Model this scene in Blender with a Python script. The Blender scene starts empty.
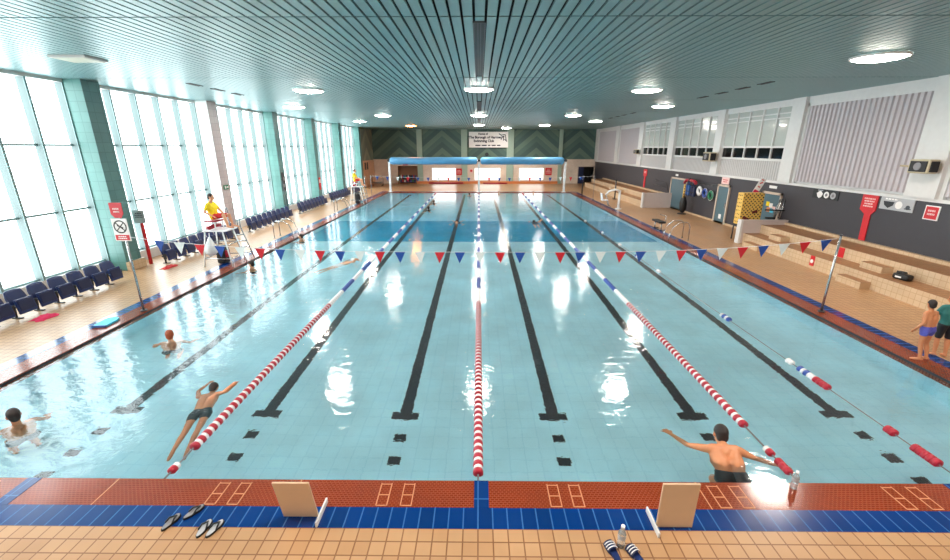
import bpy, bmesh, math, random
from math import sin, cos, pi, radians as R
from mathutils import Vector as V, Matrix, Euler
random.seed(7)
scene = bpy.context.scene
C = scene.collection

# ------------------------------------------------------------------ materials
def nt(name):
    m = bpy.data.materials.new(name); m.use_nodes = True
    n = m.node_tree; n.nodes.clear()
    o = n.nodes.new('ShaderNodeOutputMaterial')
    return m, n, o
def srgb(c):
    return tuple(((x/255)/12.92 if x/255 <= .04045 else ((x/255+.055)/1.055)**2.4) for x in c)+(1,)
def plain(name, c, rough=.5, metal=0., var=.06, scale=6., spec=.5, emit=0., trans=0., coat=0.):
    """principled with a little noise variation in value"""
    m, n, o = nt(name); N, L = n.nodes, n.links
    p = N.new('ShaderNodeBsdfPrincipled')
    tc = N.new('ShaderNodeTexCoord'); ns = N.new('ShaderNodeTexNoise'); ns.inputs['Scale'].default_value = scale
    mx = N.new('ShaderNodeMix'); mx.data_type = 'RGBA'
    col = srgb(c)
    mx.inputs[6].default_value = tuple(max(0, x*(1-var)) for x in col[:3])+(1,)
    mx.inputs[7].default_value = tuple(min(1, x*(1+var)) for x in col[:3])+(1,)
    L.new(tc.outputs['Object'], ns.inputs['Vector']); L.new(ns.outputs['Fac'], mx.inputs[0])
    L.new(mx.outputs[2], p.inputs['Base Color'])
    p.inputs['Roughness'].default_value = rough; p.inputs['Metallic'].default_value = metal
    p.inputs['Specular IOR Level'].default_value = spec
    if coat: p.inputs['Coat Weight'].default_value = coat
    if trans: p.inputs['Transmission Weight'].default_value = trans
    if emit:
        L.new(mx.outputs[2], p.inputs['Emission Color']); p.inputs['Emission Strength'].default_value = emit
    L.new(p.outputs[0], o.inputs[0])
    return m
def tiles(name, c1, c2, grout, w, h, axes='xy', rough=.3, mort=.012, bump=.3, off=0., wet=0., ox=0., oy=0., sub=None):
    m, n, o = nt(name); N, L = n.nodes, n.links
    p = N.new('ShaderNodeBsdfPrincipled'); tc = N.new('ShaderNodeTexCoord')
    sp = N.new('ShaderNodeSeparateXYZ'); cb = N.new('ShaderNodeCombineXYZ')
    L.new(tc.outputs['Object'], sp.inputs[0])
    for k, a in enumerate(axes):
        ad = N.new('ShaderNodeMath'); ad.operation = 'ADD'; ad.inputs[1].default_value = 200*(w if k == 0 else h)+(ox, oy)[k]
        L.new(sp.outputs['xyz'.index(a)], ad.inputs[0]); L.new(ad.outputs[0], cb.inputs[k])
    b = N.new('ShaderNodeTexBrick'); b.offset = off; b.squash = 1
    b.inputs['Scale'].default_value = 1; b.inputs['Brick Width'].default_value = w; b.inputs['Row Height'].default_value = h
    b.inputs['Mortar Size'].default_value = mort; b.inputs['Mortar Smooth'].default_value = .1; b.inputs['Bias'].default_value = 0
    b.inputs['Color1'].default_value = srgb(c1); b.inputs['Color2'].default_value = srgb(c2); b.inputs['Mortar'].default_value = srgb(grout)
    L.new(cb.outputs[0], b.inputs['Vector'])
    colout = b.outputs['Color']
    ns = N.new('ShaderNodeTexNoise'); ns.inputs['Scale'].default_value = .8; ns.inputs['Detail'].default_value = 4
    L.new(tc.outputs['Object'], ns.inputs['Vector'])
    if sub:      # a coarser line grid over the small tiles
        b2 = N.new('ShaderNodeTexBrick'); b2.offset = 0
        b2.inputs['Scale'].default_value = 1; b2.inputs['Brick Width'].default_value = sub[0]; b2.inputs['Row Height'].default_value = sub[1]
        b2.inputs['Mortar Size'].default_value = sub[2]; b2.inputs['Mortar Smooth'].default_value = .1
        b2.inputs['Color1'].default_value = (0, 0, 0, 1); b2.inputs['Color2'].default_value = (0, 0, 0, 1); b2.inputs['Mortar'].default_value = (1, 1, 1, 1)
        L.new(cb.outputs[0], b2.inputs['Vector'])
        mm = N.new('ShaderNodeMix'); mm.data_type = 'RGBA'
        L.new(b2.outputs['Color'], mm.inputs[0]); L.new(colout, mm.inputs[6]); mm.inputs[7].default_value = srgb(sub[3])
        colout = mm.outputs[2]
    hs = N.new('ShaderNodeHueSaturation')
    mr = N.new('ShaderNodeMapRange'); mr.inputs['From Min'].default_value = .3; mr.inputs['From Max'].default_value = .7
    mr.inputs['To Min'].default_value = .86; mr.inputs['To Max'].default_value = 1.1
    L.new(ns.outputs['Fac'], mr.inputs[0]); L.new(mr.outputs[0], hs.inputs['Value']); L.new(colout, hs.inputs['Color'])
    L.new(hs.outputs[0], p.inputs['Base Color'])
    r2 = N.new('ShaderNodeMapRange'); r2.inputs['From Min'].default_value = .2; r2.inputs['From Max'].default_value = .8
    r2.inputs['To Min'].default_value = rough*(1-wet); r2.inputs['To Max'].default_value = rough*1.25
    L.new(ns.outputs['Fac'], r2.inputs[0]); L.new(r2.outputs[0], p.inputs['Roughness'])
    bp = N.new('ShaderNodeBump'); bp.inputs['Strength'].default_value = bump; bp.inputs['Distance'].default_value = .004; bp.invert = True
    L.new(b.outputs['Fac'], bp.inputs['Height']); L.new(bp.outputs[0], p.inputs['Normal'])
    L.new(p.outputs[0], o.inputs[0])
    return m
def emitter(name, c, s, var=0., scale=.5):
    m, n, o = nt(name); N, L = n.nodes, n.links
    e = N.new('ShaderNodeEmission'); e.inputs['Strength'].default_value = s
    tc = N.new('ShaderNodeTexCoord'); ns = N.new('ShaderNodeTexNoise'); ns.inputs['Scale'].default_value = scale
    mx = N.new('ShaderNodeMix'); mx.data_type = 'RGBA'; col = srgb(c)
    mx.inputs[6].default_value = tuple(x*(1-var) for x in col[:3])+(1,); mx.inputs[7].default_value = col
    L.new(tc.outputs['Object'], ns.inputs['Vector']); L.new(ns.outputs['Fac'], mx.inputs[0]); L.new(mx.outputs[2], e.inputs['Color'])
    L.new(e.outputs[0], o.inputs[0]); return m
def chevron_mat(name, base, band, axis, centres, pitch=1.25, slope=.82):
    """big painted chevrons, apex up, on a wall; centres = list of (lo, hi, centre)"""
    m, n, o = nt(name); N, L = n.nodes, n.links
    p = N.new('ShaderNodeBsdfPrincipled'); p.inputs['Roughness'].default_value = .7
    tc = N.new('ShaderNodeTexCoord'); sp = N.new('ShaderNodeSeparateXYZ'); L.new(tc.outputs['Object'], sp.inputs[0])
    def M(op, a, b=None):
        q = N.new('ShaderNodeMath'); q.operation = op
        for i, v in enumerate((a, b)):
            if v is None: continue
            if isinstance(v, (int, float)): q.inputs[i].default_value = v
            else: L.new(v, q.inputs[i])
        return q.outputs[0]
    x = sp.outputs['xyz'.index(axis)]; d = None
    for c in centres:
        a = M('ABSOLUTE', M('SUBTRACT', x, c)); d = a if d is None else M('MINIMUM', d, a)
    t = M('ADD', M('MULTIPLY', d, slope), sp.outputs[2])
    f = M('FRACT', M('DIVIDE', M('ADD', t, -.25), pitch))
    rp = N.new('ShaderNodeValToRGB'); rp.color_ramp.interpolation = 'CONSTANT'
    e = rp.color_ramp.elements; e[0].position = 0; e[0].color = srgb(base[0]); e[1].position = .33; e[1].color = srgb(base[1])
    q = e.new(.66); q.color = srgb(band)
    L.new(f, rp.inputs[0]); L.new(rp.outputs[0], p.inputs['Base Color']); L.new(p.outputs[0], o.inputs[0])
    return m
def water_mat():
    m, n, o = nt('pool_water'); N, L = n.nodes, n.links
    g = N.new('ShaderNodeBsdfGlass'); g.inputs['IOR'].default_value = 1.33; g.inputs['Roughness'].default_value = .07
    g.inputs['Color'].default_value = (.95, .99, 1, 1)
    tc = N.new('ShaderNodeTexCoord'); mp = N.new('ShaderNodeMapping'); mp.inputs['Scale'].default_value = (1.0, 1.7, 1)
    L.new(tc.outputs['Object'], mp.inputs[0])
    a = N.new('ShaderNodeTexNoise'); a.inputs['Scale'].default_value = 3.0; a.inputs['Detail'].default_value = 3; a.inputs['Distortion'].default_value = .6
    b = N.new('ShaderNodeTexNoise'); b.inputs['Scale'].default_value = 9; b.inputs['Detail'].default_value = 2
    L.new(mp.outputs[0], a.inputs['Vector']); L.new(mp.outputs[0], b.inputs['Vector'])
    ad = N.new('ShaderNodeMath'); ad.operation = 'MULTIPLY_ADD'; ad.inputs[1].default_value = .1
    L.new(b.outputs['Fac'], ad.inputs[0]); L.new(a.outputs['Fac'], ad.inputs[2])
    bp = N.new('ShaderNodeBump'); bp.inputs['Strength'].default_value = .44; bp.inputs['Distance'].default_value = .02
    L.new(ad.outputs[0], bp.inputs['Height']); L.new(bp.outputs[0], g.inputs['Normal'])
    L.new(g.outputs[0], o.inputs[0]); return m

# palette
M = {}
M['deck'] = tiles('deck_tiles', (186, 147, 108), (178, 137, 98), (132, 90, 58), .165, .165, rough=.32, mort=.008, wet=.15, oy=-.02)
M['riser'] = tiles('riser_tiles', (208, 182, 150), (201, 173, 140), (186, 154, 120), .165, .165, axes='yz', rough=.35, mort=.009)
M['tread'] = tiles('tread_tiles', (168, 122, 82), (158, 112, 74), (130, 88, 56), .165, .165, axes='xy', rough=.4, mort=.009)
M['blue_x'] = tiles('blue_border_tiles', (4, 52, 118), (4, 46, 106), (48, 100, 160), .168, .6, rough=.22, mort=.008, oy=.13, wet=.4)
M['blue_y'] = tiles('blue_border_tiles_side', (4, 52, 118), (4, 46, 106), (48, 100, 160), .6, .168, rough=.13, mort=.011, ox=.05, wet=.4)
M['orange'] = tiles('orange_rim_tiles', (130, 44, 17), (116, 37, 12), (152, 76, 46), .05, .03, rough=.16, mort=.005, off=.5, wet=.3, bump=1.0)
M['grout'] = plain('pale_grout', (206, 140, 92), .5)
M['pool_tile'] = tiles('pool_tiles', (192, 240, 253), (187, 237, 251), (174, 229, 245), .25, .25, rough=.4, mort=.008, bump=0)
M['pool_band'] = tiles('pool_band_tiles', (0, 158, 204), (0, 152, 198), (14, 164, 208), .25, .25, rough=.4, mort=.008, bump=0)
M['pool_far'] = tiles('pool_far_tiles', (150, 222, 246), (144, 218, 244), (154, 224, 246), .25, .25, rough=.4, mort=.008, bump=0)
M['lane_black'] = plain('lane_line_black', (34, 30, 36), .5)
M['water'] = water_mat()
M['slat'] = plain('ceiling_slat', (128, 164, 166), .38, .25, .05, .6)
M['plenum'] = plain('plenum_dark', (28, 38, 42), .8)
M['white'] = plain('white_paint', (216, 216, 215), .45)
M['white_metal'] = plain('white_metal', (236, 238, 238), .3)
M['offwhite'] = tiles('cream_wall_tiles', (232, 216, 200), (226, 208, 192), (206, 184, 166), .15, .15, axes='xz', rough=.35, mort=.008)
M['peach'] = tiles('peach_wall_tiles', (226, 178, 140), (218, 168, 128), (196, 146, 108), .15, .15, axes='yz', rough=.3, mort=.008)
M['corr'] = plain('corrugated_cladding', (196, 190, 194), .55, 0, .03)
M['corr_white'] = plain('corrugated_white', (190, 188, 188), .5, 0, .03)
M['dado'] = plain('charcoal_dado', (58, 56, 62), .5, 0, .08, .5)
M['teal_light'] = tiles('pale_teal_tiles', (98, 146, 140), (92, 140, 134), (82, 128, 124), .3, .3, axes='xz', rough=.35, mort=.01)
M['teal_shaded'] = tiles('shaded_teal_tiles', (96, 140, 138), (90, 132, 132), (80, 118, 120), .3, .3, axes='yz', rough=.3, mort=.01)
M['col_white'] = plain('white_column', (240, 240, 238), .5)
M['col_pink'] = tiles('pinkish_grey_tiles', (196, 184, 184), (188, 174, 176), (170, 156, 158), .3, .3, axes='yz', rough=.3, mort=.01)
M['pane'] = emitter('frosted_daylight_glass', (238, 250, 252), 3.0, .12, .35)
M['pane_far'] = emitter('frosted_glass_far', (255, 250, 246), 1.5, .05, .5)
M['fin'] = plain('pale_teal_mullion', (104, 122, 122), .4)
M['bar'] = plain('dark_green_glazing_bar', (138, 164, 164), .4, .2)
M['blind'] = plain('pale_blind_glass', (186, 192, 188), .12, 0, .04, 2., coat=.6)
M['black_glass'] = plain('black_glass', (10, 10, 14), .08)
M['steel'] = plain('brushed_steel', (190, 192, 194), .25, .9)
M['dark_steel'] = plain('dark_steel', (70, 72, 76), .4, .6)
M['navy'] = plain('navy_seat_plastic', (26, 46, 98), .32, 0, .1, 3)
M['navy_dark'] = plain('dark_navy_plastic', (22, 34, 72), .4)
M['black'] = plain('black_rubber', (20, 20, 22), .5)
M['grey'] = plain('mid_grey', (128, 126, 130), .5)
M['red'] = plain('bright_red', (206, 26, 36), .4)
M['red_plastic'] = plain('red_float_plastic', (168, 20, 46), .35)
M['white_plastic'] = plain('white_float_plastic', (238, 238, 240), .35)
M['blue_plastic'] = plain('blue_float_plastic', (40, 76, 160), .35)
M['flag_red'] = plain('red_flag_vinyl', (206, 30, 44), .5)
M['flag_blue'] = plain('blue_flag_vinyl', (26, 74, 158), .5)
M['flag_white'] = plain('white_flag_vinyl', (228, 236, 236), .5)
M['yellow'] = plain('yellow_cloth', (246, 216, 30), .7)
M['red_cloth'] = plain('red_shorts_cloth', (204, 34, 34), .7)
M['skin'] = plain('skin_light', (222, 160, 124), .5, 0, .08, 8)
M['skin_tan'] = plain('skin_tan', (206, 136, 94), .5, 0, .08, 8)
M['hair_dark'] = plain('hair_dark', (38, 28, 26), .6, 0, .2, 30)
M['hair_red'] = plain('hair_red_brown', (160, 78, 44), .6, 0, .2, 30)
M['eye'] = plain('eye_dark', (30, 24, 22), .3)
M['trunk_purple'] = plain('purple_blue_trunks', (82, 84, 176), .6)
M['suit_black'] = plain('black_swimwear', (24, 28, 34), .5)
M['suit_teal'] = plain('teal_wetsuit', (40, 112, 108), .6)
M['cap_white'] = plain('white_swim_cap', (224, 226, 228), .4)
M['roller_blue'] = plain('blue_cover_foil', (92, 158, 204), .4, 0, .12, 2)
M['door_blue'] = plain('steel_blue_door', (76, 106, 118), .35, 0, .08, .8)
M['frame_beige'] = plain('beige_door_frame', (206, 188, 172), .5)
M['sign_white'] = plain('white_sign_board', (240, 238, 236), .5)
M['sign_pink'] = plain('pale_pink_notice', (232, 196, 192), .5)
M['sign_grey'] = plain('grey_sign_board', (176, 178, 182), .5)
M['sign_red'] = plain('red_sign_board', (200, 30, 42), .45)
M['sign_black'] = plain('black_sign_board', (26, 28, 32), .45)
M['ink'] = plain('dark_ink', (34, 32, 56), .6)
M['beige_box'] = plain('beige_speaker_cabinet', (186, 174, 146), .5)
M['cream_board'] = plain('cream_board', (214, 184, 152), .5, 0, .05)
M['lamp'] = emitter('lamp_diffuser_glow', (255, 244, 232), 46)
M['lamp_orange'] = emitter('lamp_diffuser_orange', (255, 150, 60), 30)
M['unlit'] = plain('unlit_diffuser', (206, 206, 188), .4)
M['turq'] = plain('turquoise_foam', (64, 186, 220), .5)
M['cloth_pink'] = plain('crimson_towel', (206, 40, 84), .9)
M['orange_bench'] = plain('orange_ledge', (214, 130, 76), .5)
M['green'] = plain('green_plastic', (34, 120, 84), .4)
M['blue_foam'] = plain('blue_foam', (30, 84, 150), .5)
M['wood'] = plain('pale_wood', (186, 140, 92), .5)
M['foam_yellow'] = None
def dotted():
    m, n, o = nt('yellow_foam_with_holes'); N, L = n.nodes, n.links
    p = N.new('ShaderNodeBsdfPrincipled'); p.inputs['Roughness'].default_value = .6
    tc = N.new('ShaderNodeTexCoord'); mp = N.new('ShaderNodeMapping'); mp.inputs['Rotation'].default_value = (0, R(45), 0); mp.inputs['Scale'].default_value = (8.5, 8.5, 8.5)
    L.new(tc.outputs['Object'], mp.inputs[0])
    v = N.new('ShaderNodeTexVoronoi'); v.inputs['Randomness'].default_value = .12; v.inputs['Scale'].default_value = 1
    L.new(mp.outputs[0], v.inputs['Vector'])
    rp = N.new('ShaderNodeValToRGB'); rp.color_ramp.elements[0].position = .28; rp.color_ramp.elements[0].color = srgb((60, 36, 20))
    rp.color_ramp.elements[1].position = .36; rp.color_ramp.elements[1].color = srgb((226, 184, 92))
    L.new(v.outputs['Distance'], rp.inputs[0]); L.new(rp.outputs[0], p.inputs['Base Color']); L.new(p.outputs[0], o.inputs[0]); return m
M['foam_yellow'] = dotted()
def bottle_mat():
    m, n, o = nt('clear_bottle_plastic'); N, L = n.nodes, n.links
    g = N.new('ShaderNodeBsdfPrincipled'); g.inputs['Base Color'].default_value = (.9, .95, .97, 1); g.inputs['Roughness'].default_value = .08
    g.inputs['Transmission Weight'].default_value = .75; g.inputs['IOR'].default_value = 1.2
    L.new(g.outputs[0], o.inputs[0]); return m
M['bottle'] = bottle_mat()

# ------------------------------------------------------------------ mesh helpers
class MB:
    def __init__(s): s.v = []; s.f = []; s.sm = []
    def raw(s, vs, fs, mat=None, smooth=False):
        b = len(s.v)
        s.v += [tuple(mat @ V(p)) if mat is not None else tuple(p) for p in vs]
        s.f += [tuple(b+i for i in f) for f in fs]; s.sm += [smooth]*len(fs); return s
    def box(s, x0, x1, y0, y1, z0, z1, mat=None):
        return s.raw([(x, y, z) for x in (x0, x1) for y in (y0, y1) for z in (z0, z1)],
                     [(0, 1, 3, 2), (4, 6, 7, 5), (0, 4, 5, 1), (2, 3, 7, 6), (0, 2, 6, 4), (1, 5, 7, 3)], mat)
    def bbox(s, c, d, rot=(0, 0, 0), bev=.0):
        """box with chamfered edges, centred"""
        bm = bmesh.new(); bmesh.ops.create_cube(bm, size=1); bmesh.ops.scale(bm, vec=d, verts=bm.verts)
        if bev: bmesh.ops.bevel(bm, geom=bm.edges[:], offset=bev, segments=2, affect='EDGES', profile=.5)
        mt = Matrix.Translation(c) @ Euler(rot).to_matrix().to_4x4()
        bm.verts.index_update()
        s.raw([v.co for v in bm.verts], [[v.index for v in f.verts] for f in bm.faces], mt); bm.free(); return s
    def cyl(s, p0, p1, r0, r1=None, n=12, caps=True):
        return s.loft([(p0, r0), (p1, r0 if r1 is None else r1)], n, caps)
    def loft(s, pts, n=12, caps=True, smooth=True):
        """pts: (point, radius) tube"""
        P = [V(p) for p, r in pts]; b = len(s.v); ref = None
        for i, (p, r) in enumerate(pts):
            d = (P[min(i+1, len(P)-1)]-P[max(i-1, 0)]).normalized()
            if ref is None or abs(d.dot(ref)) > .97:
                ref = V((0, 0, 1)) if abs(d.z) < .9 else V((1, 0, 0))
            u = d.cross(ref).normalized(); w = d.cross(u)
            ref = w if False else ref
            for k in range(n):
                a = 2*pi*k/n; s.v.append(tuple(P[i]+(u*cos(a)+w*sin(a))*r))
        for i in range(len(pts)-1):
            for k in range(n):
                s.f.append((b+i*n+k, b+i*n+(k+1) % n, b+(i+1)*n+(k+1) % n, b+(i+1)*n+k)); s.sm.append(smooth)
        if caps:
            s.f.append(tuple(b+k for k in range(n))[::-1]); s.sm.append(False)
            q = b+(len(pts)-1)*n; s.f.append(tuple(q+k for k in range(n))); s.sm.append(False)
        return s
    def tube(s, path, r, n=8): return s.loft([(p, r) for p in path], n)
    def ball(s, c, r, n=12, mat=None):
        r = (r, r, r) if isinstance(r, (int, float)) else r
        vs, fs = [], []; m = n//2
        for i in range(m+1):
            t = pi*i/m
            for k in range(n):
                a = 2*pi*k/n; q = V((sin(t)*cos(a)*r[0], sin(t)*sin(a)*r[1], cos(t)*r[2]))
                if mat is not None: q = mat @ q
                vs.append(V(c)+q)
        for i in range(m):
            for k in range(n): fs.append((i*n+k, (i+1)*n+k, (i+1)*n+(k+1) % n, i*n+(k+1) % n))
        return s.raw(vs, fs, None, True)
    def cap(s, p0, p1, r0, r1=None, n=14):
        """tapered capsule"""
        r1 = r0 if r1 is None else r1; p0, p1 = V(p0), V(p1); d = (p1-p0)
        if d.length < 1e-6: return s.ball(p0, r0, n)
        d.normalize(); pts = []
        for t in (90, 65, 40, 18): pts.append((p0-d*r0*sin(R(t)), max(r0*cos(R(t)), .001)))
        pts.append((p0, r0)); pts.append((p1, r1))
        for t in (18, 40, 65, 90): pts.append((p1+d*r1*sin(R(t)), max(r1*cos(R(t)), .001)))
        return s.loft(pts, n)
    def prism(s, poly, a, b, axis='z'):
        """poly 2D; extruded from a to b along axis (remaining axes in order)"""
        n = len(poly)
        def P(q, h):
            return {'z': (q[0], q[1], h), 'y': (q[0], h, q[1]), 'x': (h, q[0], q[1])}[axis]
        vs = [P(q, a) for q in poly]+[P(q, b) for q in poly]
        return s.raw(vs, [tuple(range(n))[::-1], tuple(range(n, 2*n))]+[(i, (i+1) % n, n+(i+1) % n, n+i) for i in range(n)])
    def build(s, name, mat, parent=None, loc=None, rot=None):
        me = bpy.data.meshes.new(name); me.from_pydata(s.v, [], s.f); me.polygons.foreach_set('use_smooth', s.sm)
        bm = bmesh.new(); bm.from_mesh(me); bmesh.ops.recalc_face_normals(bm, faces=bm.faces); bm.to_mesh(me); bm.free()
        me.materials.append(M[mat] if isinstance(mat, str) else mat); me.update()
        o = bpy.data.objects.new(name, me); C.objects.link(o)
        if parent: o.parent = parent
        if loc: o.location = loc
        if rot: o.rotation_euler = rot
        return o
def tag(o, label=None, cat=None, group=None, kind=None):
    if label: o['label'] = label
    if cat: o['category'] = cat
    if group: o['group'] = group
    if kind: o['kind'] = kind
    return o
def thing(name, loc, label, cat, group=None, rz=0):
    o = bpy.data.objects.new(name, None); C.objects.link(o); o.location = loc; o.rotation_euler = (0, 0, rz); o.empty_display_size = .1
    return tag(o, label, cat, group)
def struct(o, label=None, cat=None): return tag(o, label, cat, kind='structure')
def copy_tree(o, parent=None):
    c = o.copy(); C.objects.link(c)
    if parent: c.parent = parent
    for ch in [x for x in bpy.data.objects if x.parent == o]: copy_tree(ch, c)
    return c
def text(name, body, size, mat, parent, mtx, align='CENTER', ext=.002, off=0.):
    cu = bpy.data.curves.new('t', 'FONT'); cu.body = body; cu.size = size; cu.align_x = align; cu.align_y = 'CENTER'; cu.extrude = ext; cu.resolution_u = 3; cu.offset = off
    t = bpy.data.objects.new('t', cu); C.objects.link(t)
    dg = bpy.context.evaluated_depsgraph_get(); dg.update()
    me = bpy.data.meshes.new_from_object(t.evaluated_get(dg)); bpy.data.objects.remove(t); bpy.data.curves.remove(cu)
    me.name = name; me.materials.clear(); me.materials.append(M[mat])
    me.transform(mtx)
    o = bpy.data.objects.new(name, me); C.objects.link(o); o.parent = parent; return o
# text facing -Y (towards the camera end) at p ; facing -X ; facing +X
def face_my(p): return Matrix.Translation(p) @ Euler((R(90), 0, 0)).to_matrix().to_4x4()
def face_mx(p): return Matrix.Translation(p) @ Euler((R(90), 0, R(-90))).to_matrix().to_4x4()
def rows(name, parent, mat, mtx, w, n, h, seed=1):
    """rows of small marks like lettering too small to read"""
    rnd = random.Random(seed); q = MB(); step = h/n
    for k in range(n):
        y = h/2-step*(k+.5); ww = w*rnd.uniform(.7, 1); x = -ww/2
        while x < ww/2-.01*w:
            L = min(w*rnd.uniform(.08, .2), ww/2-x); q.box(x, x+L, y-step*.27, y+step*.27, -.001, .002, mtx); x += L+.05*w
    return q.build(name, mat, parent)
ORD = ['first', 'second', 'third', 'fourth', 'fifth', 'sixth', 'seventh', 'eighth', 'ninth', 'tenth', 'eleventh', 'twelfth']

# ------------------------------------------------------------------ dimensions
XL, XR = -12.85, 13.6        # glass line on the left, wall on the right
Y0, Y1 = -3.0, 51.0
ZC = 6.03
PX0, PX1, PY0, PY1 = -8.6, 8.6, 4.365, 40.7
ZW, ZP = -.05, -1.05

# ------------------------------------------------------------------ shell
b = MB()
b.box(XL-.3, XR+.3, Y0-.3, 3.65, -.3, 0); b.box(XL-.3, XR+.3, PY1+.74, Y1+.3, -.3, 0)
b.box(XL-.3, -9.34, 3.65, PY1+.74, -.3, 0); b.box(9.34, XR+.3, 3.65, PY1+.74, -.3, 0)
struct(b.build('floor', 'deck'))
b = MB(); b.box(-9.34, 9.34, 3.65, 3.94, -.3, 0); b.box(-9.34, 9.34, PY1+.45, PY1+.74, -.3, 0)
for x in (-.19, -6.0+.08, 5.72): b.box(x+.14, x+.32, 3.94, PY0, -.28, .002)
struct(b.build('trim_1', 'blue_x'), 'blue tiled border strip across the near and far ends of the pool')
b = MB(); b.box(-9.34, -9.05, 3.94, PY1+.45, -.3, 0); b.box(9.05, 9.34, 3.94, PY1+.45, -.3, 0)
struct(b.build('trim_2', 'blue_y'), 'blue tiled border strip along both long sides of the pool')
b = MB(); b.box(-9.05, 9.05, 3.94, PY0, -.3, -.002); b.box(-9.05, 9.05, PY1, PY1+.45, -.3, -.002)
b.box(-9.05, PX0, PY0, PY1, -.3, -.002); b.box(PX1, 9.05, PY0, PY1, -.3, -.002)
rim = struct(b.build('trim_3', 'orange'), 'orange-brown tiled rim around the water')
# pale-grouted rectangles let into the near rim (starting block plates)
def plate(x, idx):
    q = MB(); w, t = .14, .012
    for (a, c) in ((0, .01), (.16, .17), (.33, .34)): q.box(x-w/2, x+w/2, 3.96+a, 3.96+a+t, -.002, .001)
    for xx in (x-w/2, x+w/2-t): q.box(xx, xx+t, 3.96, 4.312, -.002, .001)
    q.build('grouted_plate', 'grout', rim)
for i, x in enumerate((-6.15, -3.2, -2.93, -1.15, -.86, .93, 1.2, 2.93, 3.2, 5.1, 5.4)): plate(x, i)
q = MB()
for x in (-7.5, -4.6, -2.25, 2.75, 6.9): q.box(x-.006, x+.006, 3.94, PY0, -.002, .001)
q.build('joint_line', 'grout', rim)

# pool tank
def slab(x0, x1, y0, y1, z): return MB().box(x0, x1, y0, y1, z-.05, z)
tank = MB()
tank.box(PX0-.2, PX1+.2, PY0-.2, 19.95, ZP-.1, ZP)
tank.box(PX0-.2, PX0, PY0-.2, PY1+.2, ZP, -.3); tank.box(PX1, PX1+.2, PY0-.2, PY1+.2, ZP, -.3)
tank.box(PX0, PX1, PY0-.2, PY0, ZP, -.3); tank.box(PX0, PX1, PY1, PY1+.2, ZP, -.3)
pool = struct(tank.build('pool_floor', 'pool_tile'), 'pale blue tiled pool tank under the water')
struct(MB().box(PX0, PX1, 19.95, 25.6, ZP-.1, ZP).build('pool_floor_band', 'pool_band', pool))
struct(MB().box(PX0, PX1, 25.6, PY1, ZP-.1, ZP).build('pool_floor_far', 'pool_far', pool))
for x in (-6.38, -3.83, -1.32, 1.35, 3.85, 6.4):
    q = MB(); q.box(x-.105, x+.105, 6.58, 40.0, ZP, ZP+.004); q.box(x-.245, x+.245, 6.45, 6.64, ZP, ZP+.005)
    q.build('lane_line', 'lane_black', pool)
    for yy in (5.98, 5.46, 4.98):
        if yy < 5.2 and abs(x) < 6: continue
        MB().box(x-.1, x+.1, yy-.09, yy+.09, ZP, ZP+.004).build('lane_tile', 'lane_black', pool)
# black strips painting in the rim edge and gutter shadow along the sides
q = MB(); q.box(PX0, PX0+.012, PY0, PY1, -.075, -.02); q.box(PX1-.012, PX1, PY0, PY1, -.075, -.012)
q.build('gutter_edge_shadow', 'lane_black', pool)
b = MB(); b.raw([(PX0, PY0, ZW), (PX1, PY0, ZW), (PX1, PY1, ZW), (PX0, PY1, ZW)], [(0, 1, 2, 3)])
wo_ = b.build('pool_water', 'water')
if wo_.data.polygons[0].normal.z < 0: wo_.data.flip_normals()
w_o = struct(wo_, 'still pale turquoise water filling the pool', 'water')

# ceiling of long slats
b = MB(); y = 1.45
cuts = [Y0-.2, 1.5, 7.62, 13.74, 19.95, 26.0, 32.2, 38.3, 44.5, Y1]
n = int((XR-XL)/.19)+1
for k in range(n):
    x = -12.99+.19*k+.003
    for i in range(len(cuts)-1): b.box(x, x+.15, cuts[i]+.025, cuts[i+1]-.025, ZC, ZC+.03)
ceil = struct(b.build('ceiling', 'slat'), 'grey-green ceiling of long metal slats with dark gaps')
MB().box(XL-.3, XR+.3, Y0-.3, Y1+.3, ZC+.12, ZC+.3).build('ceiling_void', 'plenum', ceil)

# ------------------------------------------------------------------ left glazed wall
cols = [1.5, 7.7, 13.85, 20.05, 26.2, 32.22, 38.25, 44.6]
cw = .66
b = MB(); b.box(XL-.3, XL+.25, Y0-.3, 45.2, 0, .36); b.box(XL-.3, XL+.25, Y0-.3, 45.2, ZC-.1, ZC+.1)
b.box(XL-.3, XL+.1, Y0-.3, 1.5, .3, ZC)
struct(b.build('wall_left', 'white'), 'white sill and head of the glazed wall on the left')
for i, y in enumerate(cols):
    white = (i == 3)
    o = MB().box(XL-.25, -12.07, y, y+cw, 0, ZC).build('wall_column', 'col_white' if white else 'teal_light')
    struct(o, ('white' if white else 'pale teal') + ' tiled column between two window bays, %s from the camera end' % ORD[i])
    MB().box(-12.07, -12.05, y, y+cw, .3, ZC).build('front_face', 'col_pink' if white else 'teal_shaded', o)['label'] = 'pinkish grey front' if white else 'teal front with painted shade'  # front slab; its darker teal paints in the shade on that side
    MB().box(-12.05, -11.93, y-.03, y+cw+.03, 0, .3).build('base_plinth', 'riser', o)
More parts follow.
